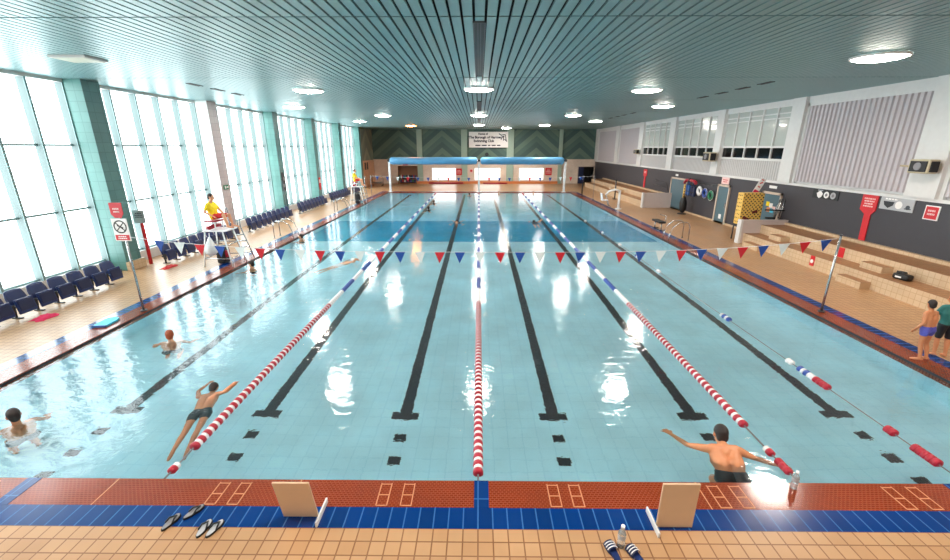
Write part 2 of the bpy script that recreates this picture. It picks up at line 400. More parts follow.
for i in range(len(cols)-1):
    a, c = cols[i]+cw, cols[i+1]; nfin = 5
    wo = MB().box(XL-.02, XL, a, c, .36, ZC-.1).build('window_%d' % (i+1), 'pane')
    struct(wo, 'tall frosted window bay of the left wall, %s from the camera end' % ORD[i])
    fm, em = MB(), MB()
    ys = [a+.03+ (c-a-.06)*k/nfin for k in range(nfin+1)]
    ys = [c-1.13*k for k in range(5)]+[a+.0]
    for yy in ys:
        fm.box(XL, XL+.23, yy-.03, yy+.03, .36, ZC-.1)
        em.box(XL+.23, XL+.25, yy-.035, yy+.035, .36, ZC-.1)
    fm.build('mullion', 'fin', wo); em.build('mullion_edge', 'bar', wo)
    tm = MB()
    for z in (2.17, 4.12): tm.box(XL, XL+.09, a, c, z-.03, z+.03)
    tm.box(XL, XL+.12, a, c, .36, .42); tm.build('transom', 'bar', wo)
# blank end part of the left wall with chevrons above tiles
CHV_L = chevron_mat('chevron_green_side', ((122, 132, 122), (130, 140, 126)), (150, 154, 134), 'y', [48.2], 1.9, .82)
b = MB().box(XL-.3, -12.3, 45.26, Y1, 2.7, ZC+.1); struct(b.build('wall_left_end', CHV_L), 'grey-green chevron wall above tiles at far left')
b = MB().box(XL-.3, -12.25, 45.26, Y1, 0, 2.7); struct(b.build('wall_left_tiles', 'peach'), 'peach tiled lower wall at the far left corner')

# ------------------------------------------------------------------ far wall
CHV = chevron_mat('chevron_green', ((74, 100, 98), (84, 112, 106)), (102, 128, 116), 'x', [-9.2, -4.25, 1.0, 6.6, 11.6], 1.9, .82)
struct(MB().box(XL-.3, XR+.3, Y1, Y1+.3, 2.75, ZC+.2).build('wall_far_upper', CHV), 'dark green wall with chevrons above the far end')
b = MB()
segs = [(-12.9, -9.5), (-7.1, -5.5), (-2.7, -.5), (2.5, 4.7), (7.55, 11.6), (13.4, 13.9)]
for a, c in segs: b.box(a, c, Y1-.02, Y1+.3, 0, 2.75)
for a, c in ((-5.5, -2.7), (-.5, 2.5), (4.7, 7.55)): b.box(a, c, Y1-.02, Y1+.3, 0, .4); b.box(a, c, Y1-.02, Y1+.3, 1.76, 2.75)
b.box(-9.5, -7.1, Y1-.02, Y1+.3, 2.0, 2.75); b.box(11.6, 13.4, Y1-.02, Y1+.3, 1.9, 2.75)
struct(b.build('wall_far', 'offwhite'), 'cream tiled lower wall at the far end')
b = MB().box(-9.6, -7.0, Y1+.9, Y1+1.0, 0, 2.1).box(-9.6, -9.5, Y1, Y1+.9, 0, 2.1).box(-7.1, -7, Y1, Y1+.9, 0, 2.1).box(-9.6, -7, Y1, Y1+1, 2.0, 2.1).box(-9.6, -7, Y1, Y1+1, -.1, 0)
struct(b.build('wall_niche', plain('niche_brown', (150, 106, 78), .6)), 'brown storage recess in the far wall')
b = MB().box(11.5, 13.5, Y1+1.5, Y1+1.6, 0, 2).box(11.5, 11.6, Y1, Y1+1.5, 0, 2).box(13.4, 13.5, Y1, Y1+1.5, 0, 2).box(11.5, 13.5, Y1, Y1+1.6, 1.9, 2).box(11.5, 13.5, Y1, Y1+1.6, -.1, 0)
d = struct(b.build('door_4', 'black'), 'dark open doorway in the far right corner')
MB().box(11.6, 12.2, Y1-.1, Y1-.04, 0, 1.9).build('door_leaf', 'navy_dark', d)
MB().box(11.5, 11.6, Y1-.08, Y1-.02, 0, 1.98).box(13.4, 13.5, Y1-.08, Y1-.02, 0, 1.98).box(11.5, 13.5, Y1-.08, Y1-.02, 1.9, 1.98).build('door_frame', 'frame_beige', d)
for i, (a, c) in enumerate(((-5.5, -2.7), (-.5, 2.5), (4.7, 7.55))):
    o = struct(MB().box(a, c, Y1+.02, Y1+.04, .4, 1.76).build('window_%d' % (i+10), 'pane_far'), ('left', 'middle', 'right')[i]+' bright frosted window low in the far wall')
    MB().box(a, c, Y1-.03, Y1+.02, .36, .42).box(a, c, Y1-.03, Y1+.02, 1.74, 1.8).box(a-.03, a+.03, Y1-.03, Y1+.02, .36, 1.8).box(c-.03, c+.03, Y1-.03, Y1+.02, .36, 1.8).build('window_frame', 'white', o)
for i, (a, c) in enumerate(((-7.15, -6.55), (-2.05, -1.35), (3.2, 4.0), (9.2, 9.6))):
    struct(MB().box(a, c, Y1-.22, Y1, 0, ZC).build('wall_pilaster', plain('sage_pilaster', (158, 182, 168), .6)), 'pale green pilaster on the far wall, %s from the left' % ORD[i])
struct(MB().box(-9.5, 9.2, Y1-.35, Y1-.22, 0, .28).build('baseboard_far', 'orange_bench'), 'low orange tiled kerb along the foot of the far wall')

# ------------------------------------------------------------------ right wall
struct(MB().box(XR, XR+.3, Y0-.3, Y1+.3, 0, ZC+.2).build('wall_right', 'white'), 'white wall on the right')
struct(MB().box(XR-.1, XR, Y0, Y1, 0, 2.5).build('trim_4', 'dado'), 'charcoal painted lower part of the right wall')
struct(MB().box(XR-.16, XR, Y0, Y1, 2.5, 2.6).build('trim_5', 'white'), 'white ledge above the charcoal band of the right wall')
struct(MB().box(XR-.12, XR, Y0, Y1, 5.76, ZC).build('trim_6', 'white'), 'white head beam along the top of the right wall')
struct(MB().box(XR-.13, XR-.1, 18.7, 30.0, 0, .1).build('baseboard_right', 'riser'), 'low beige skirting under the charcoal wall')
posts = [(.4, 1.2), (6.5, 7.4), (12.65, 13.6), (18.75, 19.5), (24.65, 25.37), (30.6, 31.45), (36.45, 37.35), (42.65, 43.6), (50.0, 51)]
for i, (a, c) in enumerate(posts):
    struct(MB().box(XR-.24, XR, a, c, 2.6, ZC).build('wall_post', 'white'), 'white wall post of the right wall, %s from the camera end' % ORD[i])
def corrugated(y0, y1, z0, z1, x, pitch=.2, d=.05):
    q = MB(); n = int((y1-y0)/pitch); p = (y1-y0)/n; prof = []
    for k in range(n):
        a = y0+k*p
        prof += [(a, x), (a+p*.3, x), (a+p*.4, x-d), (a+p*.85, x-d), (a+p*.95, x)]
    prof.append((y1, x))
    vs = [(xx, yy, z) for (yy, xx) in prof for z in (z0, z1)]
    return q.raw(vs, [(2*i, 2*i+1, 2*i+3, 2*i+2) for i in range(len(prof)-1)])
nwin = 20; ncl = 0
for i in range(len(posts)-1):
    a, c = posts[i][1], posts[i+1][0]
    if i in (3, 4, 5):
        wo = MB().box(XR-.05, XR-.03, a, c, 4.07, 5.76).build('window_%d' % nwin, 'blind'); nwin += 1
        struct(wo, 'high window of the right wall with pale blinds over a row of black panes, %s from the camera end' % ORD[i-3])
        MB().box(XR-.05, XR-.03, a, c, 3.52, 4.07).build('lower_pane', 'black_glass', wo)
        fr = MB()
        for k in range(6):
            yy = a+(c-a)*k/5; fr.box(XR-.12, XR, yy-.035, yy+.035, 3.5, 5.76)
        for z, t in ((3.5, .05), (4.07, .04), (5.3, .025), (5.5, .025)): fr.box(XR-.11, XR, a, c, z-t, z+t)
        fr.build('window_frame', 'white', wo)
        struct(corrugated(a, c, 2.6, 3.46, XR-.03, .16, .03).build('wall_cladding', 'corr_white'), 'white ribbed panel under a high window, %s from the camera end' % ORD[i-3])
    else:
        co = struct(corrugated(a+.12, c-.12, 2.68, 5.66, XR-.05, .2, .06).build('wall_cladding', 'corr'), 'large pale ribbed cladding bay of the right wall, %s from the camera end' % ORD[ncl]); ncl += 1
        MB().box(XR-.12, XR, a, a+.12, 2.6, 5.76).box(XR-.12, XR, c-.12, c, 2.6, 5.76).box(XR-.12, XR, a, c, 5.66, 5.76).build('cladding_frame', 'white', co)
def door(n, y0, y1, label):
    o = struct(MB().box(XR-.13, XR-.1, y0, y1, 0, 2.0).build('door_%d' % n, 'door_blue'), label)
    MB().box(XR-.17, XR-.1, y0-.1, y0, 0, 2.1).box(XR-.17, XR-.1, y1, y1+.1, 0, 2.1).box(XR-.17, XR-.1, y0-.1, y1+.1, 2.0, 2.1).build('door_frame', 'frame_beige', o)
    MB().box(XR-.18, XR-.13, y0+.08, y0+.12, .9, 1.15).build('door_handle', 'steel', o)
    return o
door(1, 28.1, 30.3, 'wide blue-grey door beside the hung buoyancy aids')
d2 = door(2, 23.25, 24.25, 'single blue-grey door between hung aids and yellow floats')
MB().box(XR-.136, XR-.13, 23.6, 23.85, .25, .5).build('kick_label', 'sign_white', d2)
d3 = door(3, 19.2, 20.35, 'blue-grey door with colourful notices behind the yellow floats')
for k, (yy, zz, m_) in enumerate(((19.95, 1.55, 'yellow'), (19.72, 1.5, 'sign_white'), (19.5, 1.38, 'sign_pink'), (19.85, 1.3, 'orange_bench'), (19.62, 1.28, 'turq'))):
    MB().box(XR-.138, XR-.13, yy-.11, yy+.11, zz-.1, zz+.1).build('notice', m_, d3)
struct(MB().box(XL-.3, XR+.3, Y0-.3, Y0, 0, ZC+.2).build('wall_back', 'white'), 'white wall behind the camera')

# ------------------------------------------------------------------ bleachers on the right
def bleacher(y0, y1, xf, label):
    t = MB().box(xf, xf+.7, y0, y1, 0, .45).box(xf+.7, XR-.1, y0, y1, 0, .82).box(XR-.24, XR-.1, y0, y1, .82, .93)
    o = struct(t.build('tiled_bleacher', 'riser'), label)
    MB().box(xf+.0, xf+.7, y0, y1, .45, .453).box(xf+.7, XR-.24, y0, y1, .82, .823).build('tread', 'tread', o)
    return o
bl = bleacher(5.0, 18.45, 11.66, 'long tiled two-step bleacher along the right wall near the camera')
for (ya, yb, xa, xb, za, zb_) in ((16.6, 17.3, 12.0, 12.36, .453, .64), (16.9, 17.9, 11.35, 11.66, 0, .2), (12.2, 12.95, 12.02, 12.36, .453, .64), (12.05, 12.95, 11.36, 11.66, 0, .22)):
    MB().box(xa, xb, ya, yb, za, zb_).build('step_block', 'riser', bl)
    MB().box(xa, xb, ya, yb, zb_, zb_+.003).build('step_tread', 'tread', bl)
b2 = bleacher(30.2, 47.0, 11.5, 'far tiled bleacher between the two end walls on the right')
for ya in (36.2, 38.6): MB().box(11.84, 12.2, ya, ya+.7, .453, .64).build('step_block', 'riser', b2)
for (y, lab) in ((18.45, 'near'), (30.0, 'far')):
    o = struct(MB().box(11.55, XR-.1, y, y+.2, 0, 1.02).build('wall_low', plain('low_wall_grey', (206, 192, 188), .5)), 'low pale wall closing the end of the %s bleacher' % lab)
    MB().box(11.45, 11.55, y-.03, y+.23, 0, 1.04).build('wall_end_cap', 'white', o)

# ------------------------------------------------------------------ ceiling lights, vents, grilles
def lamp(x, y, label, orange=False):
    t = thing('ceiling_light', (x, y, ZC), label, 'light', 'round ceiling lights')
    q = MB(); n = 24
    ring = [(.55, 0), (.55, -.035), (.52, -.05), (.50, -.03)]
    vs = [(r*cos(2*pi*k/n), r*sin(2*pi*k/n), z) for r, z in ring for k in range(n)]
    fs = [(i*n+k, i*n+(k+1) % n, (i+1)*n+(k+1) % n, (i+1)*n+k) for i in range(3) for k in range(n)]
    q.raw(vs, fs, None, True).build('rim', 'white', t)
    q = MB(); q.raw([(r_*cos(2*pi*k/16), r_*sin(2*pi*k/16), z_) for r_, z_ in ((.5, -.03), (.44, -.065), (.28, -.09)) for k in range(16)], [(i*16+k, i*16+(k+1) % 16, (i+1)*16+(k+1) % 16, (i+1)*16+k) for i in range(2) for k in range(16)]+[tuple(range(32, 48))], None, True).build('diffuser', 'lamp_orange' if orange else 'lamp', t)
row_names = {-6.15: 'left inner row', 0: 'middle row', 6.0: 'right inner row', -9.35: 'left outer row', 9.1: 'right outer row'}
for x, ys in ((-6.15, (16.5, 28.85)), (0, (16.2, 28.87, 40.7)), (6.0, (16.5, 28.9, 41.2)), (-9.35, (22.9, 35.2)), (9.1, (10.75, 22.6, 35.3))):
    for k, y in enumerate(ys):
        lamp(x, y, 'round glowing ceiling light, %s from the camera in the %s' % (ORD[k], row_names[x]))
for x, y, lab in ((-6.15, 4.1, 'left'), (0, 3.9, 'middle'), (6.0, 4.1, 'right'), (-9.3, -1.6, 'far left'), (9.1, -1.6, 'far right')):
    lamp(x, y, 'unseen ceiling light added to brighten the near deck, %s one' % lab)  # lamps out of view, added along the rows to brighten the near deck
lamp(-6.4, 42.2, 'orange glowing ceiling light at the far left of the hall', True)
lamp(2.85, 47.0, 'round glowing ceiling light beside the hanging banner')
t = thing('ceiling_light', (-9.25, 10.75, ZC), 'unlit square ceiling light panel above the first seats on the left', 'light')
MB().box(-.42, .42, -.32, .32, -.05, 0).build('housing', 'white', t); MB().box(-.37, .37, -.27, .27, -.06, -.05).build('diffuser', 'unlit', t)
def grille(y0, y1, label):
    t = thing('air_grille', (0, (y0+y1)/2, ZC), label, 'air vent'); h = (y1-y0)/2
    MB().box(-.1, .1, -h, h, -.012, 0).build('backing', 'black', t)
    f = MB().box(-.11, -.09, -h, h, -.025, 0).box(.09, .11, -h, h, -.025, 0).box(-.11, .11, -h-.02, -h, -.025, 0).box(-.11, .11, h, h+.02, -.025, 0)
    f.box(-.03, -.02, -h, h, -.02, -.012).box(.02, .03, -h, h, -.02, -.012)
    f.build('frame', 'dark_steel', t)
grille(7.9, 13.4, 'long black slot grille in the ceiling nearest the camera'); grille(20.4, 25.6, 'long black slot grille in the ceiling between two middle lights'); grille(32.4, 37.5, 'farthest long black slot grille in the middle of the ceiling')
for k, (x, y, lab) in enumerate([(-9.37, 15.1, 'nearest'), (-9.37, 16.4, 'middle'), (-9.37, 17.7, 'farthest')]):
    tag(MB().box(-.06, .06, -.33, .33, -.012, 0).box(-.075, -.06, -.34, .34, -.02, 0).box(.06, .075, -.34, .34, -.02, 0).build('ceiling_vent', 'black', None, (x, y, ZC)), '%s of the three short dark ceiling vents by the left windows' % lab, 'air vent', 'short ceiling vents')
for k, y in enumerate((14.9, 16.15, 17.5, 18.9)):
    tag(MB().box(-.06, .06, -.33, .33, -.012, 0).box(-.075, -.06, -.34, .34, -.02, 0).box(.06, .075, -.34, .34, -.02, 0).build('ceiling_vent', 'black', None, (9.2, y, ZC)), '%s short dark ceiling vent in the near line of four on the right' % ORD[k], 'air vent', 'short ceiling vents')
for k, y in enumerate((27.3, 28.9, 30.3, 31.8)):
    tag(MB().box(-.06, .06, -.33, .33, -.012, 0).box(-.075, -.06, -.34, .34, -.02, 0).box(.06, .075, -.34, .34, -.02, 0).build('ceiling_vent', 'black', None, (9.25, y, ZC)), '%s short dark ceiling vent in the far line of four on the right' % ORD[k], 'air vent', 'short ceiling vents')

# ------------------------------------------------------------------ tip-up seats
def make_seat():
    t = thing('tip_up_seat', (0, 0, 0), 'x', 'seat')
    # back: curved shell, faces +X
    q = MB(); nu, nv = 8, 6; vs = []
    for j in range(nv+1):
        z = .30+.38*j/nv
        for i in range(nu+1):
            u = -1+2*i/nu; w = .235-(.04*max(0, j/nv-.6)/.4)
            vs.append((-.02-.10*(j/nv)-.035*(1-u*u)+.02, u*w, z-.02*u*u*(j/nv)))
    k = len(vs); vs += [(x-.03, y, z) for x, y, z in vs]
    fs = []
    for j in range(nv):
        for i in range(nu):
            a = j*(nu+1)+i; fs += [(a, a+1, a+nu+2, a+nu+1), (k+a, k+a+nu+1, k+a+nu+2, k+a+1)]
    for i in range(nu): fs += [(i, k+i, k+i+1, i+1), (nv*(nu+1)+i, nv*(nu+1)+i+1, k+nv*(nu+1)+i+1, k+nv*(nu+1)+i)]
    for j in range(nv): fs += [(j*(nu+1), (j+1)*(nu+1), k+(j+1)*(nu+1), k+j*(nu+1)), (j*(nu+1)+nu, k+j*(nu+1)+nu, k+(j+1)*(nu+1)+nu, (j+1)*(nu+1)+nu)]
    q.raw(vs, fs, None, True).build('backrest', 'navy', t)
    s = MB(); s.bbox((.13, 0, .29), (.05, .44, .38), (0, R(-8), 0), .018); sp = s.build('seat', 'navy', t)
    MB().bbox((.16, 0, .31), (.012, .36, .26), (0, R(-8), 0), .004).build('seat_pad', 'navy_dark', sp)
    for sy in (-.255, .255): MB().bbox((.07, sy, .26), (.12, .026, .2), (0, 0, 0), .008).build('hinge_bracket', 'dark_steel', t)
    MB().bbox((.02, -.2, .12), (.05, .035, .24), (0, 0, 0), .005).bbox((.05, -.2, .012), (.24, .07, .024), (0, 0, 0), .005).build('leg', 'black', t)
    MB().bbox((-.04, 0, .26), (.04, .5, .05), (0, 0, 0), .006).build('support_bar', 'dark_steel', t)
    return t
seat0 = make_seat(); first = True
srows = [('row nearest the camera', 8.72, 8, .545), ('row before the lifeguard chair', 15.05, 9, .545), ('row just past the white column', 21.0, 9, .55), ('row beside the fourth window', 27.2, 9, .545), ('row second from the far end', 33.2, 9, .545), ('farthest row by the last window', 39.2, 4, .55)]
for lab, y, n, p in srows:
    for k in range(n):
        s = seat0 if first else copy_tree(seat0); first = False
        s.location = (-11.48, y+k*p, 0)
        s['label'] = 'navy tip-up seat, %s from the camera end, %s' % (ORD[k], lab); s['group'] = 'navy tip-up seats along the windows'

# ------------------------------------------------------------------ lane ropes
def disc(y, L, r, n=12):
    return [((0, y, 0), r*.55), ((0, y+L*.15, 0), r), ((0, y+L*.85, 0), r), ((0, y+L, 0), r*.55)]
dm = MB().loft(disc(-.04, .08, .068), 12).build('tmp', 'red_plastic'); disc_red = dm.data; bpy.data.objects.remove(dm)
dm = MB().loft(disc(-.03, .06, .062), 12).build('tmp', 'white_plastic'); disc_white = dm.data; bpy.data.objects.remove(dm)
def section_mesh(mat):
    q = MB(); pts = []
    for k in range(9):
        y = -.5+k/9
        pts += [((0, y, 0), .045), ((0, y+.02, 0), .066), ((0, y+.09, 0), .066), ((0, y+.108, 0), .045)]
    o = q.loft(pts, 10, True, False).build('tmp', mat); me = o.data; bpy.data.objects.remove(o); return me
sec_w, sec_b = section_mesh('white_plastic'), section_mesh('blue_plastic')
def link(name, me, parent, loc, sc=None):
    o = bpy.data.objects.new(name, me); C.objects.link(o); o.parent = parent; o.location = loc
    if sc: o.scale = sc
    return o
def rope(x, y0, yr, label, tail=()):
    t = thing('lane_rope', (x, PY0, ZW+.02), label, 'lane rope')
    MB().cyl((0, .0, .0), (0, PY1-PY0, 0), .012, n=6).build('cable', 'grey', t)
    n = int((yr-y0)/.14)
    for k in range(n):
        y = y0+.14*k-PY0
        link('float_disc', disc_red, t, (0, y+.04, 0)); link('float_disc', disc_white, t, (0, y+.11, 0))
    y = y0+.14*n-PY0; k = 0
    while y+1.1 < PY1-PY0-2.2:
        link('float_section', sec_b if k % 2 else sec_w, t, (0, y+.55, 0), (1, 1.1, 1)); y += 1.1; k += 1
    while y < PY1-PY0-.15:
        link('float_disc', disc_red, t, (0, y+.04, 0), (1, 2.2, 1)); y += .2
    for yy, mm in tail: link('float_disc', mm, t, (0, yy-PY0, 0), (.8, 1.2, .8))
    return t
rope(-4.05, 4.97, 10.75, 'left lane rope with red floats near and blue-white floats beyond', ((4.55, disc_red), (4.62, disc_white)))
rope(0.0, 4.5, 10.95, 'middle lane rope meeting the blue tile mark in the rim')
rope(4.09, 5.55, 10.9, 'right lane rope ending short of the near rim by a swimmer', ((4.95, disc_red), (5.02, disc_white), (4.6, disc_red), (4.68, disc_red), (4.76, disc_red)))
t = thing('lane_rope', (6.21, PY0, ZW+.02), 'bare lane rope on the far right with only a few floats', 'lane rope')
MB().cyl((0, 0, 0), (0, PY1-PY0, 0), .008, n=6).build('cable', 'grey', t)
bd = MB().loft(disc(-.04, .08, .066), 12).build('tmp', 'blue_plastic'); disc_blue = bd.data; bpy.data.objects.remove(bd)
for y, mm in ((10.05, disc_white), (9.95, disc_blue), (9.85, disc_white), (9.75, disc_blue), (7.63, disc_white), (7.55, disc_white), (7.3, disc_blue), (7.22, disc_white), (7.14, disc_blue), (7.06, disc_white), (6.98, disc_white), (6.9, disc_red), (6.82, disc_red), (6.74, disc_red), (6.66, disc_red), (5.47, disc_red), (5.4, disc_red),
              (5.05, disc_red), (4.98, disc_red), (4.91, disc_red), (4.84, disc_red), (4.77, disc_red)):
    link('float_disc', mm, t, (0, y-PY0, 0))
for k, y in enumerate((14.0, 16.1, 18.2, 21, 24.5)):
    link('float_disc', disc_white, t, (0, y-PY0, 0)); link('float_disc', disc_blue if k % 2 else disc_white, t, (0, y+.1-PY0, 0))

# ------------------------------------------------------------------ bunting
def bunting(y, x0, x1, zmid, zend, flags, w, h, label):
    t = thing('bunting', (0, y, 0), label, 'bunting')
    def z(x):
        u = (x-(x0+x1)/2)/((x1-x0)/2); return zmid+(zend-zmid)*abs(u)**3.2
    MB().tube([(x0+(x1-x0)*k/40, 0, z(x0+(x1-x0)*k/40)) for k in range(41)], .006 if h > .25 else .01, 6).build('cord', 'white_plastic', t)
    for x, m_ in flags:
        q = MB(); zz = z(x)+.005; s = random.uniform(-.02, .02)
        q.raw([(x-w/2, 0, zz), (x+w/2, 0, zz), (x+s, .015, zz-h), (x-w/2, .004, zz), (x+w/2, .004, zz), (x+s, .019, zz-h)], [(0, 1, 2), (3, 5, 4), (0, 3, 4, 1), (1, 4, 5, 2), (2, 5, 3, 0)])
        q.build('pennant', m_, t)
cy = ['flag_red', 'flag_blue', 'flag_white']
fl = [(.53+.5*k, cy[k % 3]) for k in range(-17, 17)]
bunting(10.25, -8.66, 8.78, 1.56, 1.92, [f for f in fl if -8.3 < f[0] < 8.6], .27, .3, 'near string of red, blue and white pennants across the pool')
fl = [(-8.2+.82*k, ['flag_blue', 'flag_blue', 'flag_white', 'flag_red'][k % 4]) for k in range(21)]
bunting(34.9, -8.72, 9.27, 1.72, 1.85, fl, .26, .32, 'far string of small pennants in front of the far wall')
for x, lab in ((-8.75, 'left'), (9.3, 'right')):
    t = thing('flag_post', (x, 34.9, 0), 'thin post at the %s end of the far pennant string' % lab, 'post'); MB().cyl((0, 0, 0), (0, 0, 1.9), .018).build('pole', 'grey', t); MB().cyl((0, 0, 0), (0, 0, .04), .09).build('base_plate', 'steel', t)
t = thing('flag_post', (8.86, 10.25, 0), 'bare steel post at the right end of the near pennants', 'post')
MB().cyl((0, 0, 0), (0, 0, 2.0), .028).build('pole', 'steel', t); MB().cyl((0, 0, 0), (0, 0, .03), .08).build('base_plate', 'dark_steel', t); MB().ball((0, 0, 2.0), .035).build('cap', 'dark_steel', t)
# left post carries the no diving signs
t = thing('flag_post', (-8.7, 10.15, 0), 'steel post with red and white no-diving signs beside the pool', 'sign post')
MB().cyl((0, 0, 0), (0, 0, 2.7), .026).build('pole', 'steel', t); MB().cyl((0, 0, 0), (0, 0, .03), .08).build('base_plate', 'dark_steel', t)
s = MB().prism([(-.17, 2.79), (.13, 2.79), (.13, 2.52), (.06, 2.43), (-.1, 2.43), (-.17, 2.52)], -.05, -.035, 'y').build('red_sign', 'sign_red', t)
rows('lettering', s, 'sign_pink', face_my((-.02, -.054, 2.61)), .2, 2, .14, 3)
s = MB().box(-.21, .17, -.05, -.035, 1.86, 2.41).build('white_sign', 'sign_white', t)
q = MB(); n = 28
for k in range(n):
    a0, a1 = 2*pi*k/n, 2*pi*(k+1)/n
    q.raw([(-.02+r*cos(a), -.053, 2.21+r*sin(a)) for r in (.13, .16) for a in (a0, a1)], [(0, 1, 3, 2)])
q.build('ban_ring', 'black', s)
MB().cyl((-.12, -.053, 2.11), (.08, -.053, 2.31), .01, n=6).cyl((-.12, -.053, 2.31), (.08, -.053, 2.11), .01, n=6).build('ban_cross', 'black', s)
MB().ball((-.07, -.053, 2.24), (.022, .004, .022)).cyl((-.05, -.053, 2.22), (.05, -.053, 2.18), .016, n=6).build('diver_symbol', 'black', s)
MB().box(-.19, .15, -.054, -.05, 1.88, 2.01).build('red_strip', 'sign_red', s)
rows('lettering', s, 'sign_white', face_my((-.02, -.055, 1.945)), .22, 2, .09, 5)

# ------------------------------------------------------------------ pool cover rollers on posts at the far end
t = thing('pool_cover_roller', (-.2, PY1+.15, 0), 'long blue rolled pool cover raised on white posts at the far end', 'pool cover')
for a, c in ((-8.1, .05), (.35, 8.1)):
    q = MB(); pts = [((a, 0, 2.86), .22)]+[((a+.15+(c-a-.3)*k/12, 0, 2.86), .33+.015*(k % 2)) for k in range(13)]+[((c, 0, 2.86), .22)]
    q.loft(pts, 20).build('roll', 'roller_blue', t)
for x in (-8.2, .2, 8.25):
    p_ = MB().box(x-.09, x+.09, -.09, .09, 0, 2.95).box(x-.2, x+.2, -.2, .2, 0, .03).build('post', 'white_metal', t)
    MB().cyl((x, -.2, 2.9), (x, .2, 2.9), .12, n=14).build('bearing', 'dark_steel', p_)
MB().tube([(-8.2, 0, 2.86), (8.25, 0, 2.86)], .06, 8).build('axle', 'steel', t)

# ------------------------------------------------------------------ banner and far signs
t = thing('hanging_banner', (1.3, Y1-.3, 0), 'white club banner with dark lettering hung high on the far wall', 'banner')
MB().box(-2.45, 2.02, -.02, 0, 4.05, 5.75).build('cloth', 'sign_white', t)
f = lambda z, x=0: face_my((x, -.025, z))
text('lettering', 'Home of', .3, 'ink', t, f(5.52, -.85), off=.012); text('lettering', 'The Borough of Harrow', .37, 'ink', t, f(5.15, -.62), off=.016); text('lettering', 'Swimming Club', .37, 'ink', t, f(4.76, -.75), off=.016)
rows('web_line', t, 'ink', f(4.28, -.25), 3.0, 1, .22, 23)
q = MB()
for k, (x0, z0, x1, z1) in enumerate(((.95, 5.55, 1.3, 5.35), (1.25, 5.4, 1.7, 5.45), (1.25, 5.2, 1.6, 5.25), (1.6, 4.95, 1.9, 4.7), (1.2, 4.9, 1.35, 5.2), (1.7, 5.4, 1.8, 4.8), (1.45, 5.3, 1.5, 4.8))): q.cyl((x0, -.025, z0), (x1, -.025, z1), .05, n=6)
q.build('emblem', 'ink', t)
for x0, x1, z0, z1, tx, lab in ((-2.75+.1, -1.98, .98, 1.72, 'DEEP\nEND', 'red sign between the left and middle windows of the far wall'), (7.75, 8.5, .95, 1.78, 'DEEP\nEND', 'red sign right of the right-hand window of the far wall'), (-8.9, -8.3, 1.5, 1.8, 'FIRE', 'small dark red sign above the far storage recess')):
    yy = Y1-.08 if x0 > -8 else Y1-.06
    yy = Y1-.28 if -3 < x0 < -1 else yy
    if x0 < -8: z0, z1 = 2.05, 2.4
    o = tag(MB().box(x0, x1, yy-.02, yy, z0, z1).build('wall_sign', 'sign_red'), lab, 'sign')
    rows('lettering', o, 'sign_pink', face_my(((x0+x1)/2, yy-.022, (z0+z1)/2)), (x1-x0)*.7, 3 if z1-z0 > .5 else 1, (z1-z0)*.6, 8)
o = tag(MB().box(-1.15, -.65, Y1-.06, Y1-.03, 1.2, 1.7).build('wall_notice', 'sign_pink'), 'small pale notice right of the red sign on the far wall', 'notice')
MB().cyl((-.9, Y1-.065, 1.45), (-.9, Y1-.06, 1.45), .14, n=16).build('notice_symbol', 'sign_red', o)
t = thing('wall_clock', (.9, Y1-.28, 3.3), 'small dark clock above the pool cover on the far wall', 'clock')
MB().cyl((0, 0, 0), (0, -.05, 0), .2, n=20).build('case', 'black', t); MB().cyl((0, -.05, 0), (0, -.055, 0), .15, n=20).build('dial', 'dark_steel', t)

# far left recess: rack with coloured floats
t = thing('storage_rack', (-8.3, Y1-.55, 0), 'low steel rack full of coloured floats in the far recess', 'rack')
MB().tube([(-1.05, -.25, 0), (-1.05, -.25, 1.0)], .02).tube([(1.05, -.25, 0), (1.05, -.25, 1.0)], .02).tube([(-1.05, .25, 0), (-1.05, .25, 1.0)], .02).tube([(1.05, .25, 0), (1.05, .25, 1.0)], .02).build('post', 'steel', t)
MB().box(-1.05, 1.05, -.25, .25, .5, .53).box(-1.05, 1.05, -.25, .25, .13, .16).build('shelf', 'dark_steel', t)
cl = ['green', 'white_plastic', 'red_plastic', 'blue_plastic', 'green', 'navy', 'white_plastic', 'navy', 'black', 'blue_foam', 'red_plastic', 'navy']
nm = {'green': 'green', 'white_plastic': 'white', 'red_plastic': 'red', 'blue_plastic': 'blue', 'navy': 'navy', 'black': 'black', 'blue_foam': 'mid-blue'}
for k, c_ in enumerate(cl):
    x = -9.2+.163*k
    o = MB().ball((0, 0, 0), (.077, .2, .24), 12).build('pool_float', c_, None, (x, Y1-.58, .775)); tag(o, '%s foam float on top of the far rack, %s from the left' % (nm[c_], ORD[k]), 'float', 'floats on the far rack')
for k, c_ in enumerate(('navy', 'red_plastic', 'white_plastic', 'navy', 'black', 'blue_plastic', 'green', 'navy')):
    o = MB().ball((0, 0, 0), (.11, .18, .15), 12).build('pool_float', c_, None, (-9.1+.235*k, Y1-.58, .315)); tag(o, '%s foam float on the lower shelf of the far rack, %s from the left' % (nm[c_], ORD[k]), 'float', 'floats on the lower shelf of the far rack')
t = thing('equipment_trolley', (-11.2, 47.5, 0), 'low steel trolley in the far left corner', 'trolley')
MB().tube([(-.6, -.3, .08), (-.6, -.3, 1.1), (-.6, .3, 1.1), (-.6, .3, .08)], .025).tube([(.6, -.3, .08), (.6, -.3, 1.1), (.6, .3, 1.1), (.6, .3, .08)], .025).build('end_frame', 'steel', t)
MB().tube([(-.6, -.3, 1.05), (.6, -.3, 1.05)], .02).tube([(-.6, -.3, .4), (.6, -.3, .4)], .02).tube([(-.6, .3, .4), (.6, .3, .4)], .02).build('rail', 'steel', t)
MB().box(-.6, .6, -.3, .3, .3, .34).build('tray', 'dark_steel', t)
